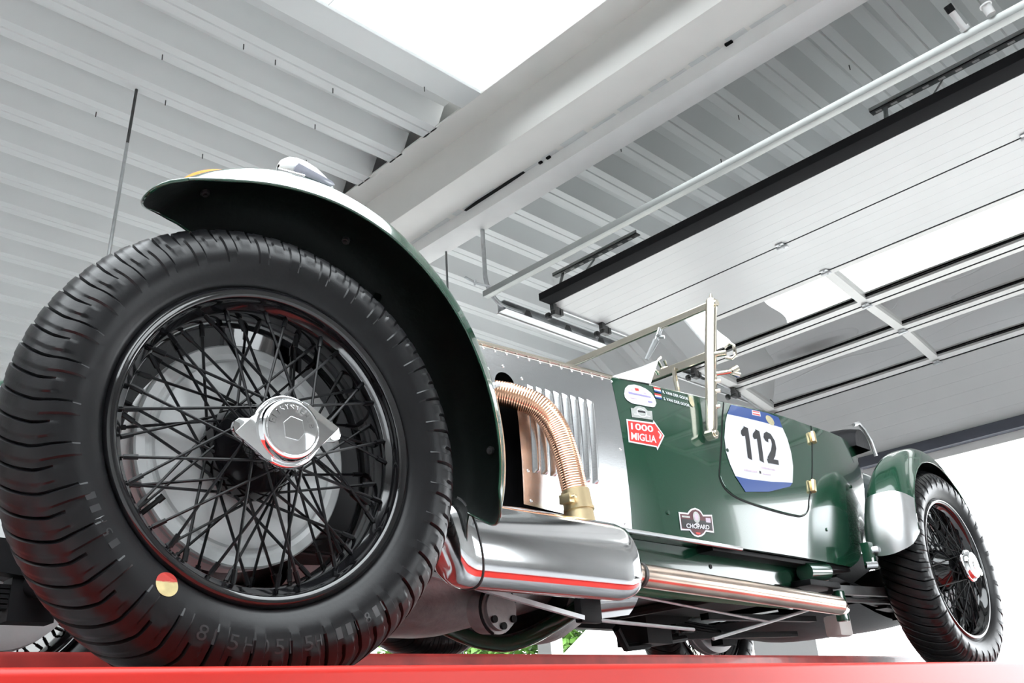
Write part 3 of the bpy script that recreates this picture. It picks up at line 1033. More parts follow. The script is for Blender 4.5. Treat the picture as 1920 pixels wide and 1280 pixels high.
def xend(z):
    return lerp([0.49, 0.52, 0.587, 0.677, 0.777, 0.868, 0.95, 1.04], [3.16, 3.25, 3.32, 3.40, 3.50, 3.60, 3.66, 3.70], z)


NX, NZ = 60, 22


def near_side(u, v):
    # v from sill to top; u along
    zt = 0.49 + (0.98 - 0.49) * v
    xe = xend(zt)
    x = 1.955 + u * (xe - 1.955)
    z = 0.489 + (topz(x) - 0.489) * v
    y = bodyY(x, z)
    if u > 0.985:
        y += 0.02 * ((u - 0.985) / 0.015) ** 2
    return (x, y, z)


def mir(p):
    return (p[0], 2 * YC - p[1], p[2])


def onb(x, z, e=0.0022):
    return (x, bodyY(x, z) - e, z)


mb = MB()
mb.grid(near_side, NX, NZ)
mb.grid(lambda u, v: mir(near_side(u, v)), NX, NZ)


def tail(u, v):
    p = Vector(near_side(1, v))
    q = Vector(mir(p))
    r = p.lerp(q, u)
    r.x += 0.16 * (1 - (2 * u - 1) ** 4)
    return tuple(r)


mb.grid(tail, 12, NZ)
# rolled top edge and inside wall
mb.grid(lambda u, v: (lambda p: (p[0], p[1] + 0.028 * sin(v * pi / 2) * 1.0, p[2] + 0.012 * sin(v * pi)))(near_side(u, 1)), NX, 5)
mb.grid(lambda u, v: mir((lambda p: (p[0], p[1] + 0.028 * sin(v * pi / 2), p[2] + 0.012 * sin(v * pi)))(near_side(u, 1))), NX, 5)
mb.grid(lambda u, v: (lambda p: (p[0], p[1] + 0.028, p[2] - 0.45 * v))(near_side(u, 1)), NX, 3)
mb.grid(lambda u, v: mir((lambda p: (p[0], p[1] + 0.028, p[2] - 0.45 * v))(near_side(u, 1))), NX, 3)
# floor and tail deck
mb.grid(lambda u, v: (lambda p: (p[0], p[1] + (2 * YC - 2 * p[1]) * v, 0.489))(near_side(u, 0)), NX, 3)
mb.grid(lambda u, v: (lambda p: (p[0], p[1] + (2 * YC - 2 * p[1]) * v, p[2] + 0.05 * sin(pi * v)))(near_side(0.84 + 0.16 * u, 1)), 10, 12)
# scuttle top
mb.grid(lambda u, v: (lambda p: (p[0], p[1] + (2 * YC - 2 * p[1]) * v, p[2] + 0.055 * sin(pi * v) ** 0.8))(near_side(0.31 * u, 1)), 12, 16)
body = part(mb, 'body_tub', GREEN, car, 'glossy dark green body tub', smooth=40)
# door shut line
pl = [(2.487, 0.9635), (2.45, 0.90), (2.405, 0.80), (2.372, 0.725), (2.362, 0.692), (2.384, 0.659), (2.447, 0.638), (2.604, 0.6235), (2.78, 0.621), (2.831, 0.6325), (2.862, 0.652), (2.885, 0.69), (2.925, 0.74), (3.005, 0.87), (3.080, 0.985), (3.088, 1.0)]
pl = curve3([(x, 0, z) for x, z in pl], 90)
part(MB().tube([onb(x, z, -0.0012) for x, _, z in pl], 0.0034, 8), 'door_gap', BLACKM, car)
pl2 = [(x + 0.006, z + 0.004) for x, _, z in pl[6:62]]
part(MB().tube([onb(x, z, 0.0) for x, z in pl2], 0.0022, 6), 'door_edge', GREEN, car)
# hinges
for (x, z) in ((3.050, 0.945), (2.926, 0.742)):
    mb = MB()
    mb.tube([onb(x - 0.008, z - 0.021, 0.008), onb(x + 0.006, z + 0.021, 0.008)], 0.010, 12)
    mb.box(x - 0.018, x + 0.020, bodyY(x, z) - 0.004, bodyY(x, z) + 0.004, z - 0.018, z + 0.018)
    part(mb, 'door_hinge', BRASS, car, 'small brass door hinge', bevel=0.001)
for (x, z) in ((2.43, 0.79), (2.10, 0.56), (3.30, 0.80), (2.98, 0.60)):
    part(MB().tube([onb(x, z, -0.002), onb(x, z, 0.004)], 0.006, 10), 'screw_head', GREEN, car)
# small beaded strip under the sill and green valance
part(MB().tube([(1.90, 1.505, 0.497), (2.42, 1.470, 0.4855)], 0.0065, 8), 'sill_bead', ALUP, car, 'bright aluminium bead under the sill')
part(MB().box(2.30, 3.14, 1.49, 1.60, 0.474, 0.488), 'sill_board', BLACKM, car, bevel=0.003)
mb = MB()
mb.grid(lambda u, v: (1.82 + u * (1.13 - 0.16 * v), 1.545 - 0.006 * sin(pi * v), 0.488 - 0.15 * v), 24, 10)
part(mb, 'valance', GREEN, car, 'glossy green valance below the sill')
for (x, z) in ((1.90, 0.462), (2.25, 0.40), (2.35, 0.44)):
    part(MB().tube([(x, 1.548, z), (x, 1.538, z)], 0.007, 8), 'valance_bolt', BLACKM, car)

# cockpit: seats, wheel, head fairing
part(MB().box(2.55, 3.15, 1.56, 2.34, 0.52, 0.66), 'seat_cushion', LEATHER, car, bevel=0.04)
mb = MB()
mb.grid(lambda u, v: (3.12 + 0.16 * v + 0.03 * cos(2 * pi * u), 1.58 + 0.74 * u, 0.60 + 0.36 * v), 20, 6)
part(mb, 'seat_back', LEATHER, car)
mb = MB()
ring = [(2.78 + 0.07 * sin(a) * 0.6, 2.15 + 0.19 * cos(a), 0.93 + 0.17 * sin(a)) for a in [2 * pi * k / 32 for k in range(33)]]
mb.tube(ring, 0.012, 8)
mb.tube([(2.78, 1.96, 0.93), (2.78, 2.34, 0.93)], 0.006, 6).tube([(2.78, 2.15, 0.93), (2.40, 2.15, 0.80)], 0.012, 8)
part(mb, 'steering_wheel', LEATHER, car)

# tail: folded hood under black cover and pale tail fairing
mb = MB()


def hood(u, v):
    a = pi * v
    y = 1.555 + 0.79 * u
    e = 1 - abs(2 * u - 1) ** 6 * 0.25
    return (3.60 + 0.085 * cos(a) * e + 0.02, y, 1.02 + 0.105 * sin(a) * e)


mb.grid(hood, 24, 16)
for e_ in (0.0, 1.0):
    mb.grid(lambda u, v, e_=e_: (lambda p: (3.62 + (p[0] - 3.62) * v, p[1], 1.02 + (p[2] - 1.02) * v))(hood(e_, u)), 16, 4)
part(mb, 'hood_roll', LEATHER, car, 'black rounded headrest roll behind the cockpit')
for yy, d in ((1.552, 0.001), (2.348, -0.001)):
    part(MB().tube([(3.715, yy, 1.0), (3.70, yy + d, 1.06), (3.66, yy + 2 * d, 1.105), (3.62, yy + 2 * d, 1.125), (3.57, yy + 2 * d, 1.11)], 0.008, 8), 'roll_piping', STEEL, car)
mb = MB()


def fairing(u, v):
    # rounded tail fuel tank behind the body
    a = 2 * pi * v
    s = (0.80 + 0.2 * sin(pi * min(1, u * 1.6))) * (1 - u ** 4 * 0.6)
    return (3.62 + 0.62 * u, YC + 0.385 * s * (abs(cos(a)) ** 0.6) * (1 if cos(a) > 0 else -1), 0.865 - 0.14 * u + 0.165 * s * (abs(sin(a)) ** 0.7) * (1 if sin(a) > 0 else -1))


mb.grid(fairing, 18, 40, cv=True)
part(mb, 'tail_tank', mat('grey_green_tank_paint', (0.16, 0.20, 0.20), 0.18, 0.2, 0.8, 0.04, 4), car, 'pale grey-green rounded tail tank')
part(MB().tube([onb(3.62, 0.93, -0.10), onb(3.62, 0.93, 0.0)], 0.012, 10), 'tail_stud', CHROME, car)
mb = MB()
mb.grid(lambda u, v: (3.42 + 0.7 * u, YC - 0.33 + 0.66 * v, 0.40 - 0.075 * sin(pi * u) * (1 - 0.3 * (2 * v - 1) ** 4)), 18, 14)
mb.grid(lambda u, v: (3.42 + 0.7 * u, YC - 0.33 + 0.66 * v, 0.40 + 0.05 * sin(pi * u)), 18, 14)
part(mb, 'rear_undertray', BLACKM, car, 'dark rounded pan under the tail')

# ------------------------------------------------------------------ aluminium bonnet
def bonY(x, z):
    return 1.500 + 0.12 * (1.955 - x) + 0.25 * (z - 0.66) ** 2


def bonTop(x):
    return 0.9385 + 0.011 * (1.955 - x) / 0.47


def slotL(x):
    """outline of the exhaust slot: returns (z0,z1) open at x"""
    return None


mb = MB()
xs0 = 1.592                  # right edge of the slot


def bon(x, z, e=0.0):
    return (x, bonY(x, z) - e, z)


# panel behind the slot, with eight pressed louvres as geometry
mb.grid(lambda u, v: bon(xs0 + (1.955 - xs0) * u, (0.535 - 0.035 * u) + (0.845 - 0.535 + 0.035 * u) * v), 12, 10)
# strip above the slot, forward to the radiator
mb.grid(lambda u, v: bon(xs0 + (1.955 - xs0) * u, 0.845 + (bonTop(xs0 + (1.955 - xs0) * u) - 0.845) * v), 12, 4)
NA = 16


def arch(u, v):
    a = pi - pi * u
    x = 1.5625 + 0.0315 * cos(a)
    z = 0.845 + 0.034 * sin(a)
    zt = bonTop(x)
    return bon(x, z + (zt - z) * v)


mb.grid(arch, NA, 4)
mb.grid(lambda u, v: bon(0.93 + (1.531 - 0.93) * u, 0.845 + (bonTop(0.93 + (1.531 - 0.93) * u) - 0.845) * v), 14, 4)
mb.grid(lambda u, v: bon(1.43 + (1.531 - 1.43) * u, 0.545 + 0.300 * v), 4, 8)
bonnet = part(mb, 'bonnet_side', ALU, car, 'bare aluminium bonnet side with louvres')
# bonnet tops
part(MB().grid(lambda u, v: (lambda x, p: (x, p[1] + (2 * YC - 2 * p[1]) * v, p[2] + 0.10 * sin(pi * v) ** 0.8))(0.93 + 1.025 * u, bon(0.93 + 1.025 * u, bonTop(0.93 + 1.025 * u))), 20, 24), 'bonnet_top', ALU, car)
part(MB().grid(lambda u, v: (lambda x: mir(bon(x, 0.53 + (bonTop(x) - 0.53) * v)))(0.93 + 1.025 * u), 12, 10), 'bonnet_side', ALU, car)
mb = MB()
p0, p1 = bon(0.93, bonTop(0.93) + 0.003, 0.003), bon(1.955, bonTop(1.955) + 0.003, 0.003)
mb.tube([p0, p1], 0.0055, 8)
part(mb, 'piano_hinge', NICKEL, car)
riv = MB().lathe([(-0.0022, 0.0), (-0.0020, 0.0022), (-0.0008, 0.0040), (0.0, 0.0044)], 10)
riv_me = riv.mesh('rivet', ALUP)
bb = BASE[car]


def rivet(x, z):
    piece(riv_me, 'rivet', car, (x - bb[0], bonY(x, z) - bb[1], z - bb[2]))


for k in range(24):
    x = 1.10 + 0.0372 * k
    rivet(x, bonTop(x) - 0.010)
for (x, z) in ((1.515, 0.880), (1.565, 0.897), (1.622, 0.872), (1.61, 0.62), (1.615, 0.545), (1.93, 0.515), (1.75, 0.535), (1.94, 0.72)):
    rivet(x, z)
# louvres
mb = MB()
lx0, lx1 = 1.648, 1.850


def louvre(k):
    m = MB()
    xt = 1.6447 + 0.0294 * k
    xb_ = 1.6342 + 0.0285 * k
    zt, zb = 0.857 - 0.0008 * k, 0.617 - 0.0008 * k

    def f(u, v):
        # half tube, open towards the tail, domed ends
        z = zb + (zt - zb) * v
        xx = xb_ + (xt - xb_) * v
        h = min(1.0, math.sqrt(max(0.0, 1 - (max(0.0, (abs(v - 0.5) - 0.46) / 0.04)) ** 2)))
        a = u
        return (xx - 0.010 + 0.017 * a, bonY(xx, z) - 0.0005 - 0.0085 * h * sin(pi * 0.62 * a), z)
    m.grid(f, 7, 36)
    return m


for k in range(8):
    part(louvre(k), 'louvre', ALU, car, smooth=60)
    xt, xb_ = 1.6447 + 0.0294 * k, 1.6342 + 0.0285 * k
    zt, zb = 0.855 - 0.0008 * k, 0.619 - 0.0008 * k
    part(MB().add([(xt + 0.0085, bonY(xt, zt) - 0.0008, zt), (xt + 0.0135, bonY(xt, zt) - 0.0008, zt), (xb_ + 0.0135, bonY(xb_, zb) - 0.0008, zb), (xb_ + 0.0085, bonY(xb_, zb) - 0.0008, zb)], [(0, 1, 2, 3)]), 'louvre_slit', DKSTEEL, car, smooth=0)
# engine block, radiator, and a black sheet standing in for shade in the open bay
part(MB().box(1.02, 1.86, 1.70, 2.20, 0.40, 0.90), 'engine_block', BLACKM, car, bevel=0.02)
part(MB().box(1.00, 1.95, 1.615, 1.63, 0.38, 0.925), 'engine_bay_shade', BLACKM, car)
mb = MB()
poly = [(1.63, 0.42), (1.62, 0.90), (1.66, 0.97), (1.75, 1.02), (YC, 1.05), (2.15, 1.02), (2.24, 0.97), (2.28, 0.90), (2.27, 0.42)]
mb.prism(poly, lambda u, v, w: (0.84 + w, u, v), 0.10)
part(mb, 'radiator_shell', BLACKG, car, bevel=0.01)
part(MB().prism([(YC + (y - YC) * 0.86, 0.70 + (z - 0.70) * 0.84) for y, z in poly], lambda u, v, w: (0.834 + w, u, v), 0.012), 'radiator_core', BLACKM, car)

# ------------------------------------------------------------------ exhaust
path = curve3([(1.535, 1.60, 0.835), (1.575, 1.545, 0.812), (1.622, 1.500, 0.778), (1.655, 1.478, 0.722), (1.668, 1.462, 0.645), (1.672, 1.452, 0.575), (1.674, 1.444, 0.515), (1.674, 1.440, 0.470)], 150)
mb = MB()
rr = [0.0316 + (0.0013 if k % 2 else 0.0) for k in range(150)]
mb.tube(path, rr, 24)
part(mb, 'exhaust_flex', COPPER, car, 'ribbed copper-coloured flexible exhaust hose', smooth=20)
cp = [Vector(p) for p in path]
mb = MB()
mb.tube([cp[122], cp[138]], 0.0355, 24)
mb.tube([cp[138], cp[149]], [0.034, 0.036], 24)
mb.tube([cp[138] + Vector((0, 0, 0)), cp[136]], 0.038, 24)
part(mb, 'exhaust_clamp', BRASS, car, 'brass clamp at the foot of the hose')
c = cp[130]
part(MB().box(c.x - 0.052, c.x - 0.034, c.y - 0.022, c.y + 0.012, c.z - 0.012, c.z + 0.010).tube([(c.x - 0.043, c.y - 0.034, c.z), (c.x - 0.043, c.y + 0.012, c.z)], 0.005, 8), 'clamp_bolt', BRASS, car, bevel=0.001)


def ssq(a, e):
    return math.copysign(abs(a) ** e, a)


MUF = [(1.205, 0.30, 0.4, -0.02), (1.212, 0.72, 0.72, -0.01), (1.224, 0.93, 0.93, 0.0), (1.245, 1.0, 1.0, 0.0), (1.262, 1.0, 1.0, 0.0), (1.72, 1.0, 1.0, 0.0), (1.75, 1.0, 1.0, 0.0), (1.775, 0.97, 0.95, 0.0), (1.79, 0.88, 0.86, -0.004), (1.812, 0.55, 0.52, -0.012), (1.826, 0.40, 0.36, -0.016)]
MY, MZ, MH, MD = 1.420, 0.387, 0.094, 0.062


def muff(i, v):
    x, sy, sz, dz = MUF[i]
    a = 2 * pi * v
    lean = 0.018 * ssq(sin(a), 0.75) * sz
    return (x + lean * (1 if x < 1.3 else -0.3) * 0.0 + (0.02 * sin(a) * -1 if x < 1.3 else 0.0), MY + MD * sy * ssq(cos(a), 0.85) + 0.10 * (dz + MH * sz * ssq(sin(a), 0.85)), MZ + dz + MH * sz * ssq(sin(a), 0.85))


mb = MB()
n = len(MUF)
NV = 56
mb.add([muff(i, j / NV) for i in range(n) for j in range(NV)], [(i * NV + j, i * NV + (j + 1) % NV, (i + 1) * NV + (j + 1) % NV, (i + 1) * NV + j) for i in range(n - 1) for j in range(NV)] + [tuple(range(NV))])
part(mb, 'silencer', ALUP, car, 'polished silencer box mirroring the red lift', smooth=50)
mb = MB()
ringp = [(muff(4, j / NV)[0], MY + (muff(4, j / NV)[1] - MY) * 1.012, MZ + (muff(4, j / NV)[2] - MZ) * 1.012) for j in range(NV + 1)]
mb.tube(ringp, 0.0022, 6)
part(mb, 'silencer_seam', DKSTEEL, car)
mb = MB().tube([(1.80, 1.425, 0.366), (1.86, 1.425, 0.362), (2.3, 1.425, 0.352), (2.86, 1.425, 0.337)], 0.0295, 24, caps=False)
mb.tube([(2.86, 1.425, 0.337), (2.80, 1.425, 0.338)], 0.026, 24)
part(mb, 'tail_pipe', HEATPIPE, car, 'heat-tinted copper and steel tail pipe')
part(MB().tube([(1.846, 1.425, 0.3625), (1.856, 1.425, 0.3622)], 0.0325, 24), 'pipe_clamp', DKSTEEL, car)
mb = MB()
mb.tube([(2.86, 1.425, 0.337), (2.93, 1.44, 0.333)], [0.029, 0.018], 20)
part(mb, 'pipe_tip', HEATPIPE, car)
part(MB().tube([(2.15, 1.44, 0.38), (2.15, 1.58, 0.42)], 0.006, 8).tube([(2.7, 1.44, 0.37), (2.7, 1.58, 0.42)], 0.006, 8), 'pipe_bracket', BLACKM, car)

# ------------------------------------------------------------------ underside: sump, gearbox, rods
mb = MB()


def sump(u, v):
    a = pi * v
    s = min(1.0, 0.55 + 1.1 * min(u, 1 - u))
    return (1.12 + 0.86 * u, YC - 0.235 * s * cos(a) * 1.0, 0.44 - 0.168 * s * (abs(sin(a)) ** 0.55))


mb.grid(sump, 24, 26)
mb.grid(lambda u, v: (1.12 + 0.86 * u, YC - 0.24 + 0.48 * v, 0.442), 4, 4)
part(mb, 'engine_sump', CAST, car, 'rough cast aluminium sump')
mb = MB()
mb.tube([(1.62, 1.74, 0.312), (1.62, 1.685, 0.305)], 0.058, 28)
mb.tube([(1.62, 1.69, 0.305), (1.62, 1.675, 0.305)], 0.05, 28)
part(mb, 'gearbox_boss', CAST, car)
mb = MB()
for dx, dz in ((-0.03, -0.025), (0.0, -0.04), (0.035, -0.022)):
    mb.tube([(1.62 + dx, 1.677, 0.305 + dz), (1.62 + dx, 1.668, 0.305 + dz)], 0.009, 10)
part(mb, 'boss_plug', BLACKM, car)
mb = MB().tube([(1.62 + 0.062 * cos(a), 1.686, 0.305 + 0.062 * sin(a)) for a in [rad(d) for d in range(20, 250, 12)]], 0.004, 6)
part(mb, 'boss_gasket', BLACKM, car)
mb = MB()


def bell(u, v):
    a = 2 * pi * v
    r = lerp([0, 0.2, 0.6, 1.0], [0.19, 0.185, 0.10, 0.085], u)
    return (1.98 + 0.42 * u, YC + r * cos(a), 0.43 + r * 0.9 * sin(a))


mb.grid(bell, 14, 30, cv=True)
part(mb, 'gearbox', CAST, car)
part(MB().tube([(2.4, YC, 0.44), (3.55, YC, 0.49)], 0.032, 14), 'propeller_shaft', BLACKM, car)
# green curved cross tube under the gearbox
gp = curve3([(1.72, 2.09, 0.345), (1.80, 2.0, 0.283), (1.844, 1.97, 0.267), (1.878, 1.93, 0.259), (1.914, 1.88, 0.271), (1.95, 1.83, 0.296), (2.0, 1.79, 0.329), (2.05, 1.75, 0.363), (2.11, 1.70, 0.41)], 24)
part(MB().tube(gp, 0.024, 14), 'cross_brace', GREEN, car, 'green curved brace under the sump')
part(MB().bar((1.16, 1.58, 0.376), (1.81, 1.58, 0.279), 0.011, 0.011), 'brake_rod', STEEL, car, smooth=0)
part(MB().tube([(1.81, 1.58, 0.277), (2.28, 1.58, 0.265)], 0.005, 8), 'brake_rod', STEEL, car)
part(MB().tube([(1.96, 1.58, 0.35), (2.69, 1.58, 0.301)], 0.004, 8), 'brake_rod', STEEL, car)
part(MB().tube([(2.40, 1.60, 0.245), (2.69, 1.58, 0.30), (3.0, 1.56, 0.36)], 0.005, 8), 'brake_rod', STEEL, car)
part(MB().box(1.80, 1.88, 1.575, 1.60, 0.268, 0.33), 'rod_bracket', BLACKM, car, bevel=0.006)
mb = MB()
mb.grid(lambda u, v: (1.90 + 0.17 * u, 1.59 + 0.05 * (1 - v) ** 2, 0.285 + 0.075 * v + 0.02 * u), 8, 8)
part(mb, 'heat_shield', ALUP, car)
part(MB().tube([(2.18, 1.78, 0.29), (2.24, 1.80, 0.24), (2.35, 1.80, 0.25)], 0.012, 8).tube([(2.24, 1.80, 0.24), (2.60, 1.84, 0.28)], 0.010, 8).box(2.30, 2.42, 1.76, 1.88, 0.25, 0.33), 'linkage', BLACKM, car)
part(MB().box(1.98, 3.25, 1.66, 2.24, 0.425, 0.44), 'undertray', BLACKM, car)
part(MB().bar((2.55, 1.72, 0.33), (3.35, 1.78, 0.36), 0.03, 0.02).bar((2.7, 1.95, 0.30), (3.5, 1.95, 0.33), 0.03, 0.02), 'torque_arm', BLACKM, car, smooth=0)
# rear details: green shock absorber, rods, lamp bracket
mb = MB().tube([(2.83, 1.50, 0.452), (2.965, 1.50, 0.462)], 0.030, 20)
part(mb, 'shock_absorber', GREEN, car, 'green cylindrical damper')
part(MB().tube([(2.965, 1.50, 0.462), (2.972, 1.50, 0.4625)], 0.026, 20).tube([(2.972, 1.50, 0.4625), (2.978, 1.50, 0.463)], 0.012, 8), 'damper_cap', STEEL, car)
part(MB().box(2.80, 3.0, 1.47, 1.56, 0.405, 0.425), 'damper_bracket', BLACKM, car, bevel=0.004)
part(MB().bar((2.98, 1.50, 0.405), (3.62, 1.46, 0.42), 0.02, 0.03).tube([(3.0, 1.50, 0.375), (3.6, 1.47, 0.385)], 0.009, 8), 'damper_arm', DKSTEEL, car, smooth=0)
part(MB().box(2.98, 3.02, 1.47, 1.50, 0.30, 0.40), 'spring_shackle', GREEN, car, bevel=0.006)
part(MB().box(3.08, 3.17, 1.54, 1.60, 0.265, 0.335), 'rear_hanger', BEAM, car, 'pale block hanger', bevel=0.012)
part(MB().box(3.12, 3.16, 1.40, 1.43, 0.47, 0.56), 'wing_stay', GREEN, car, bevel=0.004)
for a_, b_ in (((3.10, 1.415, 0.48), (3.13, 1.39, 0.48)), ((3.14, 1.415, 0.535), (3.16, 1.39, 0.535))):
    part(MB().tube([a_, b_], 0.011, 10), 'stay_bolt', CHROME, car)

# ------------------------------------------------------------------ front cycle wing
def wing(name, cx, cz, y0, y1, front, rear, redge, dome, label, side=1):
    """front(t), rear(t): end angles across the wing, t -1 (outer) .. 1 (inner)"""
    NA_, NW = 96, 26

    def f(u, v, dr):
        t = 2 * v - 1
        uu = 0.5 - 0.5 * cos(pi * u)
        af, ar_ = front(t), rear(t)
        a = af + (ar_ - af) * (0.6 * u + 0.4 * uu)
        ya, yb = (y0(a), y1(a)) if callable(y0) else (y0, y1)
        y = (ya + yb) / 2 + (yb - ya) / 2 * t
        r = redge(a) + dome(a) * (1 - abs(t) ** 3.6) + dr
        q = rad(a)
        p = (cx + r * cos(q), y, cz + r * sin(q))
        return p if side > 0 else mir(p)
    mb = MB()
    mb.grid(lambda u, v: f(u, v, 0.0), NA_, NW, 0)
    mb.grid(lambda u, v: f(u, v, -0.003), NA_, NW, 1)
    edge = [f(i / 89, 0, -0.0015) for i in range(90)] + [f(1, j / 25, -0.0015) for j in range(1, 26)] + [f(1 - i / 89, 1, -0.0015) for i in range(1, 90)] + [f(0, 1 - j / 25, -0.0015) for j in range(1, 26)]
    mb.tube(edge, 0.0030, 6, 0)
    o = part(mb, name, [GREEN, GREEND], car, label, smooth=60, fix=False)
    return o, f


def wf_front(t):
    return smooth_lerp([-1, -0.9, -0.6, -0.2, 0.2, 0.6, 0.85, 1], [115.5, 119.5, 121.6, 120.4, 117, 112, 107, 101], t)


def wf_rear(t):
    return smooth_lerp([-1, -0.85, -0.5, 0.0, 0.5, 0.85, 1], [-3.0, -7.2, -8.8, -6.2, -2.8, 1.5, 6.5], t)


def wf_dome(a):
    return smooth_lerp([-14, 0, 30, 70, 90, 105, 116, 123], [0.045, 0.058, 0.070, 0.074, 0.068, 0.045, 0.014, 0.002], a)


def fr_edge(a):
    return smooth_lerp([-18, -10, 5, 20, 40, 60, 75, 90, 105, 120, 132], [0.447, 0.460, 0.478, 0.488, 0.496, 0.492, 0.478, 0.458, 0.442, 0.440, 0.436], a)


CF = (0.727, 0.468)
fw, ffn = wing('front_wing', CF[0], CF[1], 1.222, 1.432, wf_front, wf_rear, fr_edge, wf_dome, 'green front cycle wing, black underneath')
wing('front_wing', CF[0], CF[1], 1.222, 1.432, wf_front, wf_rear, fr_edge, wf_dome, None, -1)


def on_wing(a, t, dr=0.0):
    """point on the front wing: a degrees, t -1..1 across"""
    ar = rad(a)
    ym, hw = 1.327, 0.105
    r = fr_edge(a) + wf_dome(a) * (1 - abs(t) ** 3.6) + dr
    return Vector((CF[0] + r * cos(ar), ym + hw * t, CF[1] + r * sin(ar)))


# orange strip lamp on the crown
mb = MB()
mb.grid(lambda u, v: tuple(on_wing(110 - 15 * u, -0.20 + 0.4 * v, 0.021 * max(0, sin(pi * u)) ** 0.5 * cos((v - 0.5) * pi * 0.9))), 24, 8)
mb.grid(lambda u, v: tuple(on_wing(110 - 15 * u, -0.20 + 0.4 * v, -0.001)), 24, 8)
part(mb, 'indicator_strip', ORANGE, fw, 'orange strip light')
# torpedo side lamp
c0 = on_wing(87, -0.35, 0.0)
ca_ = on_wing(88.0, -0.2, 0.027)
cb_ = on_wing(75.5, -0.2, 0.019)
ax = (cb_ - ca_).normalized()
L = (cb_ - ca_).length
mb = MB()
prof = [(0.0, 0.004), (0.004, 0.016), (0.014, 0.025), (0.028, 0.029), (0.045, 0.030), (0.07, 0.0265), (0.095, 0.018), (0.115, 0.007), (0.12, 0.001)]
e1 = ax.cross(Vector((0, 1, 0))).normalized()
e2 = ax.cross(e1).normalized()
V, F = [], []
for (s_, r) in prof:
    for j in range(24):
        a = 2 * pi * j / 24
        V.append(tuple(ca_ + ax * s_ * L / 0.12 + r * (cos(a) * e1 + sin(a) * e2)))
for i in range(len(prof) - 1):
    for j in range(24):
        F.append((i * 24 + j, i * 24 + (j + 1) % 24, (i + 1) * 24 + (j + 1) % 24, (i + 1) * 24 + j))
part(mb.add(V, F), 'side_lamp', WHITEP, fw, 'white torpedo side lamp')
mb = MB()
side = Vector((0, -1, 0)) * 0.8 - e1 * (1 if e1.z > 0 else -1) * 0.25
side.normalize()
up_ = side.cross(ax).normalized()
mid = ca_ + ax * 0.048 * L / 0.12 + side * 0.0275
mb.prism([(-0.030, -0.013), (0.050, -0.008), (0.058, 0.0), (0.050, 0.006), (-0.026, 0.013), (-0.032, 0.0)], lambda u, v, w: tuple(mid + ax * u + up_ * v * 0.8 + side * w), 0.004)
part(mb, 'lamp_lens', mat('grey_lamp_lens', (0.34, 0.34, 0.40), 0.12, 0.0, 0.5, 0.1, 40), fw, 'grey ribbed lens', bevel=0.001)
part(MB().tube([ca_ + ax * 0.02 - Vector((0, 0.01, 0.02)), on_wing(87, -0.35, -0.002)], 0.010, 10).tube([on_wing(90, -0.5, 0.003), on_wing(84, -0.5, 0.003)], 0.004, 8), 'lamp_foot', CHROME, fw)
# bolts through the wing
for (a, t) in ((101, 0.35), (22, -0.72), (9, -0.2), (66, 0.5), (66, -0.4)):
    p = on_wing(a, t, -0.003)
    q = on_wing(a, t, -0.010)
    part(MB().tube([p, q], 0.0085, 8).tube([q, on_wing(a, t, -0.014)], 0.0045, 8), 'wing_bolt', STEEL if a == 22 else DKSTEEL, fw)
p = on_wing(24, -0.9, 0.0)
part(MB().tube([on_wing(22, -0.75, 0.0), on_wing(22, -0.75, 0.016)], 0.006, 8), 'wing_bolt', STEEL, fw)
part(MB().tube([on_wing(52, 0.8, -0.004), (0.95, 1.44, 0.56), (0.80, 1.44, 0.49)], 0.009, 10), 'wing_stay', GREEND, fw)

# ------------------------------------------------------------------ rear wing
CR = (3.640, 0.492)


def rr_edge(a):
    return smooth_lerp([-10, 20, 45, 70, 90, 110, 130, 150, 170, 185], [0.41, 0.415, 0.413, 0.408, 0.405, 0.404, 0.405, 0.408, 0.410, 0.412], a)


def ry0(a):
    return lerp([0, 60, 110, 150, 180], [1.335, 1.325, 1.300, 1.275, 1.262], a)


def ry1(a):
    return 1.455


def wr_front(t):
    return smooth_lerp([-1, -0.85, -0.5, 0, 0.5, 0.85, 1], [168, 173.5, 176.5, 177.5, 176.5, 173.5, 168], t)


def wr_rear(t):
    return smooth_lerp([-1, -0.85, -0.5, 0, 0.5, 0.85, 1], [12, 7, 4, 3, 4, 7, 12], t)


def wr_dome(a):
    return 0.066


rw_, rfn = wing('rear_wing', CR[0], CR[1], ry0, ry1, wr_front, wr_rear, rr_edge, wr_dome, 'green rear wing with polished stone guard')
wing('rear_wing', CR[0], CR[1], ry0, ry1, wr_front, wr_rear, rr_edge, wr_dome, None, -1)
mb = MB()


def guard(u, v):
    t = 2 * v - 1
    af = wr_front(t) + 0.5
    a = af + (149.0 - af) * u
    ya, yb = ry0(a), ry1(a)
    y = (ya + yb) / 2 + ((yb - ya) / 2 + 0.003) * t
    r = rr_edge(a) + 0.066 * (1 - abs(t) ** 3.6) + 0.0035
    return (CR[0] + r * cos(rad(a)), y, CR[1] + r * sin(rad(a)))


mb.grid(guard, 26, 24)
part(mb, 'stone_guard', GUARD, rw_, 'polished aluminium stone guard')
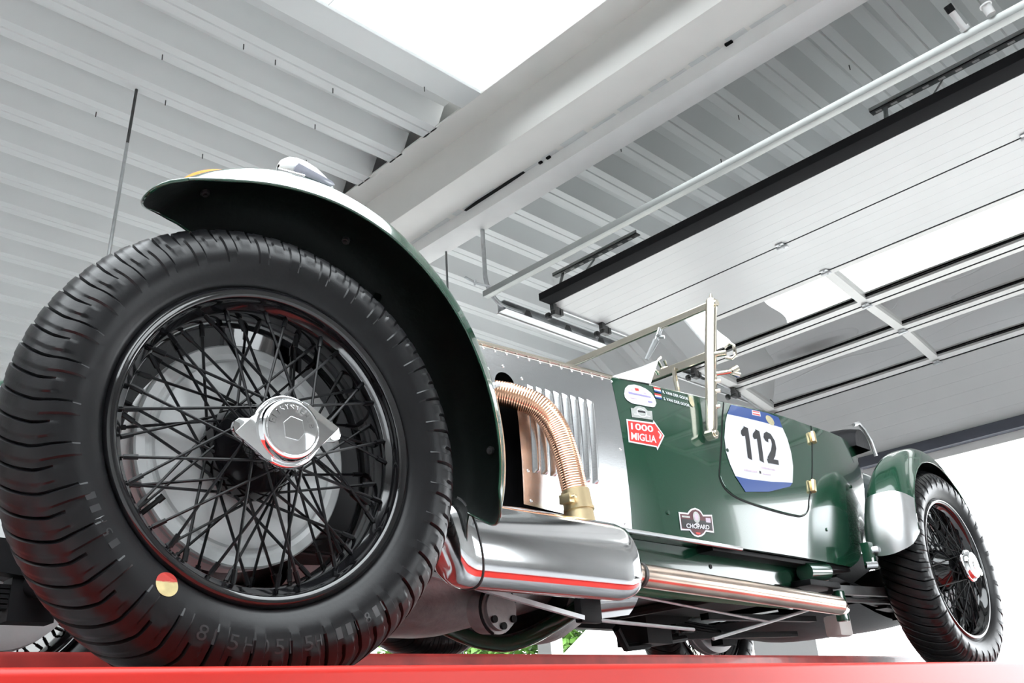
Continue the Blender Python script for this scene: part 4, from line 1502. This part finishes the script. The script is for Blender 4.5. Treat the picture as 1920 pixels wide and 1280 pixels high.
# ------------------------------------------------------------------ windscreen
ws = part(MB().tube([(2.478, 1.466, 1.318), (2.47, 1.466, 1.29), (2.413, 1.464, 1.095), (2.335, 1.452, 0.845), (2.325, 1.450, 0.812)], [0.018, 0.0195, 0.0195, 0.018, 0.014], 14), 'windscreen_frame', NICKEL, car, 'nickel-plated folding windscreen frame')
tr_, tl_ = Vector((2.468, 1.472, 1.300)), Vector((2.468, 2.43, 1.300))
br_, bl_ = Vector((2.414, 1.472, 1.103)), Vector((2.414, 2.43, 1.103))
part(MB().bar(tr_, tl_, 0.016, 0.024), 'top_rail', NICKEL, ws, smooth=0, bevel=0.003)
part(MB().bar(br_, bl_, 0.018, 0.030), 'bottom_rail', NICKEL, ws, smooth=0, bevel=0.003)
part(MB().tube([(2.478, 2.434, 1.318), (2.413, 2.436, 1.095), (2.325, 2.45, 0.812)], 0.0145, 12), 'side_post', NICKEL, ws)
mb = MB()
g = Vector((0.002, 0, 0))
mb.add([tuple(tr_), tuple(tl_), tuple(bl_), tuple(br_)], [(0, 1, 2, 3)])
part(mb, 'windscreen_glass', GLASSW, ws, smooth=0)
# wing nuts and ball joints
mb = MB()
mb.tube([(2.414, 1.462, 1.103), (2.430, 1.415, 1.100)], 0.010, 12)
mb.tube([(2.430, 1.420, 1.118), (2.436, 1.402, 1.130), (2.444, 1.392, 1.120), (2.444, 1.392, 1.085), (2.436, 1.402, 1.076), (2.430, 1.420, 1.085)], 0.006, 8)
part(mb, 'wing_nut', NICKEL, ws, smooth=40)
mb = MB()
mb.tube([(2.390, 1.462, 1.030), (2.435, 1.410, 1.035)], 0.007, 10)
mb.tube([(2.435, 1.410, 1.035), (2.450, 1.395, 1.045)], 0.011, 10).tube([(2.435, 1.410, 1.03), (2.455, 1.395, 1.022)], 0.008, 10)
part(mb, 'screen_stay_bolt', NICKEL, ws)
mb = MB()
for z in (1.00, 0.965, 0.91):
    mb.tube([(2.325 + (z - 0.812) * 0.312, 1.445, z), (2.335 + (z - 0.812) * 0.312, 1.430, z)], 0.006, 8)
part(mb, 'post_screw', NICKEL, ws)
part(MB().tube([(2.327, 1.438, 0.818), (2.327, 1.466, 0.818)], 0.017, 14).tube([(2.327, 1.436, 0.818), (2.327, 1.430, 0.818)], 0.009, 6), 'pivot_foot', NICKEL, ws)
part(MB().tube([(2.478, 1.466, 1.318), (2.483, 1.466, 1.345)], [0.008, 0.004], 8).tube([(2.470, 1.446, 1.300), (2.470, 1.440, 1.300)], 0.012, 10), 'post_finial', NICKEL, ws)
# wiper hanging on the glass
part(MB().tube([(2.462, 1.675, 1.292), (2.452, 1.69, 1.25)], 0.006, 8).tube([(2.452, 1.69, 1.25), (2.440, 1.73, 1.185)], 0.010, 8).tube([(2.455, 1.685, 1.262), (2.445, 1.665, 1.262)], 0.006, 8), 'wiper', STEEL, ws)
part(MB().tube([(2.43, 1.66, 1.11), (2.40, 1.66, 1.15), (2.42, 1.66, 1.165)], 0.005, 8), 'screen_catch', NICKEL, ws)
part(MB().tube([(2.40, 1.60, 1.10), (2.40, 1.60, 1.06), (2.41, 1.60, 0.99)], 0.008, 8), 'screen_catch', NICKEL, ws)

# white folded sheet lying as a wedge on the scuttle
mb = MB()
V = [(1.985, 1.512, 0.943), (2.124, 1.503, 0.954), (2.172, 1.555, 1.040), (2.268, 1.562, 1.088), (2.225, 1.62, 0.99), (2.20, 1.78, 1.00), (2.02, 1.74, 0.985)]
mb.add(V, [(0, 1, 2), (1, 3, 2), (1, 4, 3), (0, 2, 6), (2, 5, 6), (2, 3, 5), (3, 4, 5), (0, 6, 5, 4, 1)])
part(mb, 'scuttle_sheet', WHITEP, car, 'white wedge-shaped folded sheet on the scuttle', smooth=0, bevel=0.003)
part(MB().tube([(2.27, 1.62, 1.03), (2.29, 1.60, 1.07), (2.31, 1.60, 1.06)], 0.006, 8), 'scuttle_clip', NICKEL, car)


# ------------------------------------------------------------------ stickers on the body side
def deco(name, layers, label, e0=0.0018):
    """layers = [(polygon, material, extra offset)]"""
    mb = MB()
    mats = []
    for poly, m, e in layers:
        if m not in mats:
            mats.append(m)
        mb.flat(poly, lambda x, z, e=e: onb(x, z, e0 + e), mats.index(m), 4)
    return part(mb, name, mats, car, label, smooth=30, fix=False)


def ribbon(pts, w):
    P = [Vector((p[0], p[1])) for p in pts]
    L_, R_ = [], []
    for i in range(len(P)):
        a, b = P[max(i - 1, 0)], P[min(i + 1, len(P) - 1)]
        t = (b - a).normalized()
        n_ = Vector((-t.y, t.x)) * w / 2
        L_.append(P[i] + n_)
        R_.append(P[i] - n_)
    return [tuple(p) for p in L_ + R_[::-1]]


def words(parent, name, txt, p00, p10, p01, m, e=0.003):
    V, F = TXT[txt]
    mb = MB()
    pts = []
    for u, v in V:
        x = p00[0] + (p10[0] - p00[0]) * u + (p01[0] - p00[0]) * v
        z = p00[1] + (p10[1] - p00[1]) * u + (p01[1] - p00[1]) * v
        pts.append(onb(x, z, e))
    return part(mb.add(pts, F), name, m, parent, smooth=0, fix=False)


def shrink(poly, k):
    cx = sum(p[0] for p in poly) / len(poly)
    cz = sum(p[1] for p in poly) / len(poly)
    return [(cx + (p[0] - cx) * k, cz + (p[1] - cz) * k) for p in poly]


oval = [(1.9926, 0.895), (2.0023, 0.9148), (2.0196, 0.9283), (2.0463, 0.9355), (2.0702, 0.9355), (2.0949, 0.931), (2.1149, 0.9206), (2.1249, 0.9041), (2.1257, 0.89), (2.1157, 0.8775), (2.1062, 0.8734), (2.082, 0.872), (2.0168, 0.870), (2.0009, 0.8758), (1.9931, 0.8842)]
rows = [([(2.043, 0.9235), (2.06, 0.925), (2.06, 0.917), (2.045, 0.915)], DR, 0.0006), ([(2.012, 0.906), (2.106, 0.908), (2.106, 0.903), (2.012, 0.900)], DP, 0.0006), ([(2.014, 0.889), (2.042, 0.890), (2.042, 0.886), (2.014, 0.885)], DPINK, 0.0006), ([(2.088, 0.891), (2.108, 0.892), (2.108, 0.887), (2.088, 0.886)], DP, 0.0006),
        ([(2.024, 0.916), (2.036, 0.917), (2.036, 0.913), (2.024, 0.912)], DPINK, 0.0006), ([(2.078, 0.917), (2.090, 0.917), (2.09, 0.912), (2.078, 0.912)], DPINK, 0.0006)]
deco('oval_sticker', [(oval, DW, 0)] + rows, 'white oval rally sticker with violet print')
small = [(2.008, 0.8547), (2.0195, 0.8548), (2.0307, 0.8627), (2.0503, 0.8672), (2.0681, 0.8655), (2.0786, 0.8575), (2.0977, 0.8599), (2.0921, 0.8314), (2.0052, 0.8252)]
ar_ = [(2.05 + 0.021 * cos(a), 0.846 + 0.014 * sin(a)) for a in [rad(d) for d in range(0, 360, 20)]]
deco('silver_sticker', [(small, DG, 0), (ar_, DW, 0.0004), ([(2.05 + (x - 2.05) * 0.8, 0.846 + (z - 0.846) * 0.78) for x, z in ar_], DG, 0.0008), ([(2.034, 0.851), (2.066, 0.853), (2.066, 0.847), (2.034, 0.845)], DK, 0.0012), ([(2.016, 0.838), (2.084, 0.842), (2.084, 0.839), (2.016, 0.835)], DW, 0.0006)], 'small silver winged sticker')
arrow = [(1.980, 0.8152), (2.0909, 0.8224), (2.0946, 0.8308), (2.1306, 0.7881), (2.0876, 0.7371), (2.0858, 0.7462), (1.9739, 0.7453)]
arrow_in = [(1.9845, 0.8105), (2.0915, 0.8175), (2.0955, 0.8205), (2.1245, 0.7885), (2.0895, 0.7470), (2.0872, 0.7505), (1.9790, 0.7500)]
sg = deco('arrow_sticker', [(arrow, DW, 0), (arrow_in, DR, 0.0005), ([(2.103, 0.797), (2.107, 0.800), (2.1185, 0.788), (2.107, 0.774), (2.103, 0.777), (2.1105, 0.788)], DW, 0.001)], 'red arrow sticker reading 1000 MIGLIA')
words(sg, 'lettering', '1000', (1.9915, 0.7855), (2.0830, 0.7905), (1.9945, 0.8060), DW)
words(sg, 'lettering', 'MIGLIA', (1.9850, 0.7545), (2.0880, 0.7590), (1.9890, 0.7770), DW)


def flag_nl(x0, z0, x1, z1):
    dz = z1 - z0
    r = []
    for k, m in ((0, DB), (1, DW), (2, DR)):
        r.append(([(x0, z0 + dz * k / 3), (x1, z0 + 0.001 + dz * k / 3), (x1, z0 + 0.001 + dz * (k + 1) / 3), (x0, z0 + dz * (k + 1) / 3)], m, 0))
    return r


nm = deco('name_sticker', flag_nl(2.131, 0.929, 2.162, 0.9448) + flag_nl(2.128, 0.9075, 2.158, 0.9235) + [([(2.303 + 0.012 * cos(a), 0.930 + 0.018 * sin(a)) for a in [rad(d) for d in range(0, 360, 24)]], DY, 0)], 'crew names with two small Dutch flags and a gold crest')
words(nm, 'lettering', 'R. VAN DER GOOR', (2.167, 0.9305), (2.287, 0.9305), (2.168, 0.9405), DW)
words(nm, 'lettering', 'S. VAN DER GOOR', (2.164, 0.9080), (2.284, 0.9070), (2.165, 0.9180), DW)
rnd = [(2.4846, 0.9227), (2.60, 0.930), (2.70, 0.935), (2.8286, 0.9388), (2.8385, 0.9007), (2.8353, 0.8462), (2.8215, 0.796), (2.7891, 0.7351), (2.6475, 0.7189), (2.5169, 0.7094), (2.446, 0.7093), (2.4299, 0.7454), (2.422, 0.7831), (2.4317, 0.8331), (2.4588, 0.8877)]
blue = [(2.5250, 0.9640), (2.6296, 0.9715), (2.7562, 0.980), (2.8256, 0.9790), (2.8286, 0.9388), (2.70, 0.935), (2.60, 0.930), (2.4846, 0.9227)]
blue2 = [(2.446, 0.7093), (2.5169, 0.7094), (2.6475, 0.7189), (2.7891, 0.7351), (2.7657, 0.7192), (2.6226, 0.6824), (2.487, 0.6649)]
NUMM = mat('number_dark_grey', (0.028, 0.028, 0.032), 0.35, 0, 0.2, 0.02, 5)
one_a = ribbon([(2.5735, 0.8935), (2.5715, 0.880), (2.5495, 0.7800)], 0.0240)
fl_a = [(2.5760, 0.8935), (2.5630, 0.8920), (2.5390, 0.8755), (2.5330, 0.8640), (2.5390, 0.8555), (2.5560, 0.8600)]
one_b = [(x + 0.0685, z + 0.0015) for x, z in one_a]
fl_b = [(x + 0.0685, z + 0.0015) for x, z in fl_a]
two = ribbon([(2.6815, 0.8705), (2.6880, 0.8815), (2.7020, 0.8885), (2.7190, 0.8860), (2.7275, 0.8730), (2.7240, 0.8520), (2.7050, 0.8250), (2.6680, 0.7935)], 0.0250)
two_f = [(2.6530, 0.7975), (2.6560, 0.7830), (2.7230, 0.7865), (2.7270, 0.8035), (2.6830, 0.8010)]
two_b = [(2.6690, 0.8755), (2.6760, 0.8640), (2.6920, 0.8600), (2.6960, 0.8720), (2.6840, 0.8840)]
crest = [(2.752 + 0.026 * cos(a), 0.9525 + 0.018 * sin(a)) for a in [rad(d) for d in range(0, 360, 20)]]
deco('number_roundel', [(rnd, DW, 0), (blue, DB, 0), (blue2, DB, 0), (one_a, NUMM, 0.0006), (fl_a, NUMM, 0.0008), (one_b, NUMM, 0.0006), (fl_b, NUMM, 0.0008), (two, NUMM, 0.0006), (two_f, NUMM, 0.0008), (two_b, NUMM, 0.001),
                        ([(2.640, 0.950), (2.695, 0.955), (2.700, 0.974), (2.648, 0.970)], DW, 0.0005), ([(2.645, 0.9535), (2.690, 0.957), (2.692, 0.962), (2.647, 0.958)], DR, 0.001), ([(2.650, 0.964), (2.693, 0.968), (2.695, 0.972), (2.652, 0.968)], DR, 0.001), (crest, DY, 0.0006),
                        ([(2.606, 0.7630), (2.690, 0.7660), (2.690, 0.7605), (2.606, 0.7575)], DPINK, 0.0006), ([(2.500, 0.739), (2.575, 0.743), (2.575, 0.738), (2.500, 0.734)], DPINK, 0.0006), ([(2.588, 0.7465), (2.598, 0.747), (2.598, 0.738), (2.588, 0.7375)], NUMM, 0.0006), ([(2.606, 0.741), (2.655, 0.744), (2.655, 0.740), (2.606, 0.737)], DPINK, 0.0006)],
     'white race roundel with blue band and black number 112')
chop = [(2.1431, 0.5665), (2.1829, 0.5672), (2.1905, 0.5745), (2.201, 0.5806), (2.2193, 0.5859), (2.2378, 0.5825), (2.2470, 0.5770), (2.2528, 0.569), (2.2953, 0.5734), (2.2962, 0.5215), (2.2591, 0.5214), (2.2500, 0.5130), (2.2379, 0.5067), (2.22, 0.502), (2.2033, 0.5047), (2.1930, 0.5100), (2.1855, 0.5179), (2.1465, 0.5156)]
ch_in = [(2.1485, 0.5615), (2.1850, 0.5625), (2.1935, 0.5705), (2.2030, 0.5765), (2.2193, 0.5810), (2.2355, 0.5780), (2.2440, 0.5725), (2.2510, 0.5640), (2.2905, 0.5680), (2.2912, 0.5262), (2.2570, 0.5262), (2.2470, 0.5170), (2.2360, 0.5110), (2.22, 0.5068), (2.2053, 0.5092), (2.1955, 0.5150), (2.1870, 0.5225), (2.1515, 0.5205)]
disc = [(2.2195 + 0.0155 * cos(a), 0.5585 + 0.0165 * sin(a)) for a in [rad(d) for d in range(0, 360, 20)]]
cb = deco('badge_sticker', [(chop, DW, 0), (ch_in, DO, 0.0005), ([(2.152, 0.548), (2.288, 0.553), (2.289, 0.528), (2.153, 0.523)], DK, 0.0008), (disc, DG, 0.0012), (shrink(disc, 0.6), DPINK, 0.0016), ([(2.212, 0.541), (2.228, 0.5415), (2.228, 0.5385), (2.212, 0.538)], DW, 0.0014),
                            ([(2.1555, 0.5575), (2.190, 0.5585), (2.190, 0.5535), (2.1555, 0.5525)], DG, 0.001), ([(2.262, 0.561), (2.284, 0.562), (2.284, 0.549), (2.262, 0.548)], DPINK, 0.001), ([(2.210, 0.5155), (2.232, 0.5160), (2.229, 0.5105), (2.214, 0.5100)], DR, 0.001)], 'black and maroon badge sticker reading CHOPARD')
words(cb, 'lettering', 'CHOPARD', (2.1690, 0.5235), (2.2730, 0.5280), (2.1695, 0.5365), DW, 0.0042)
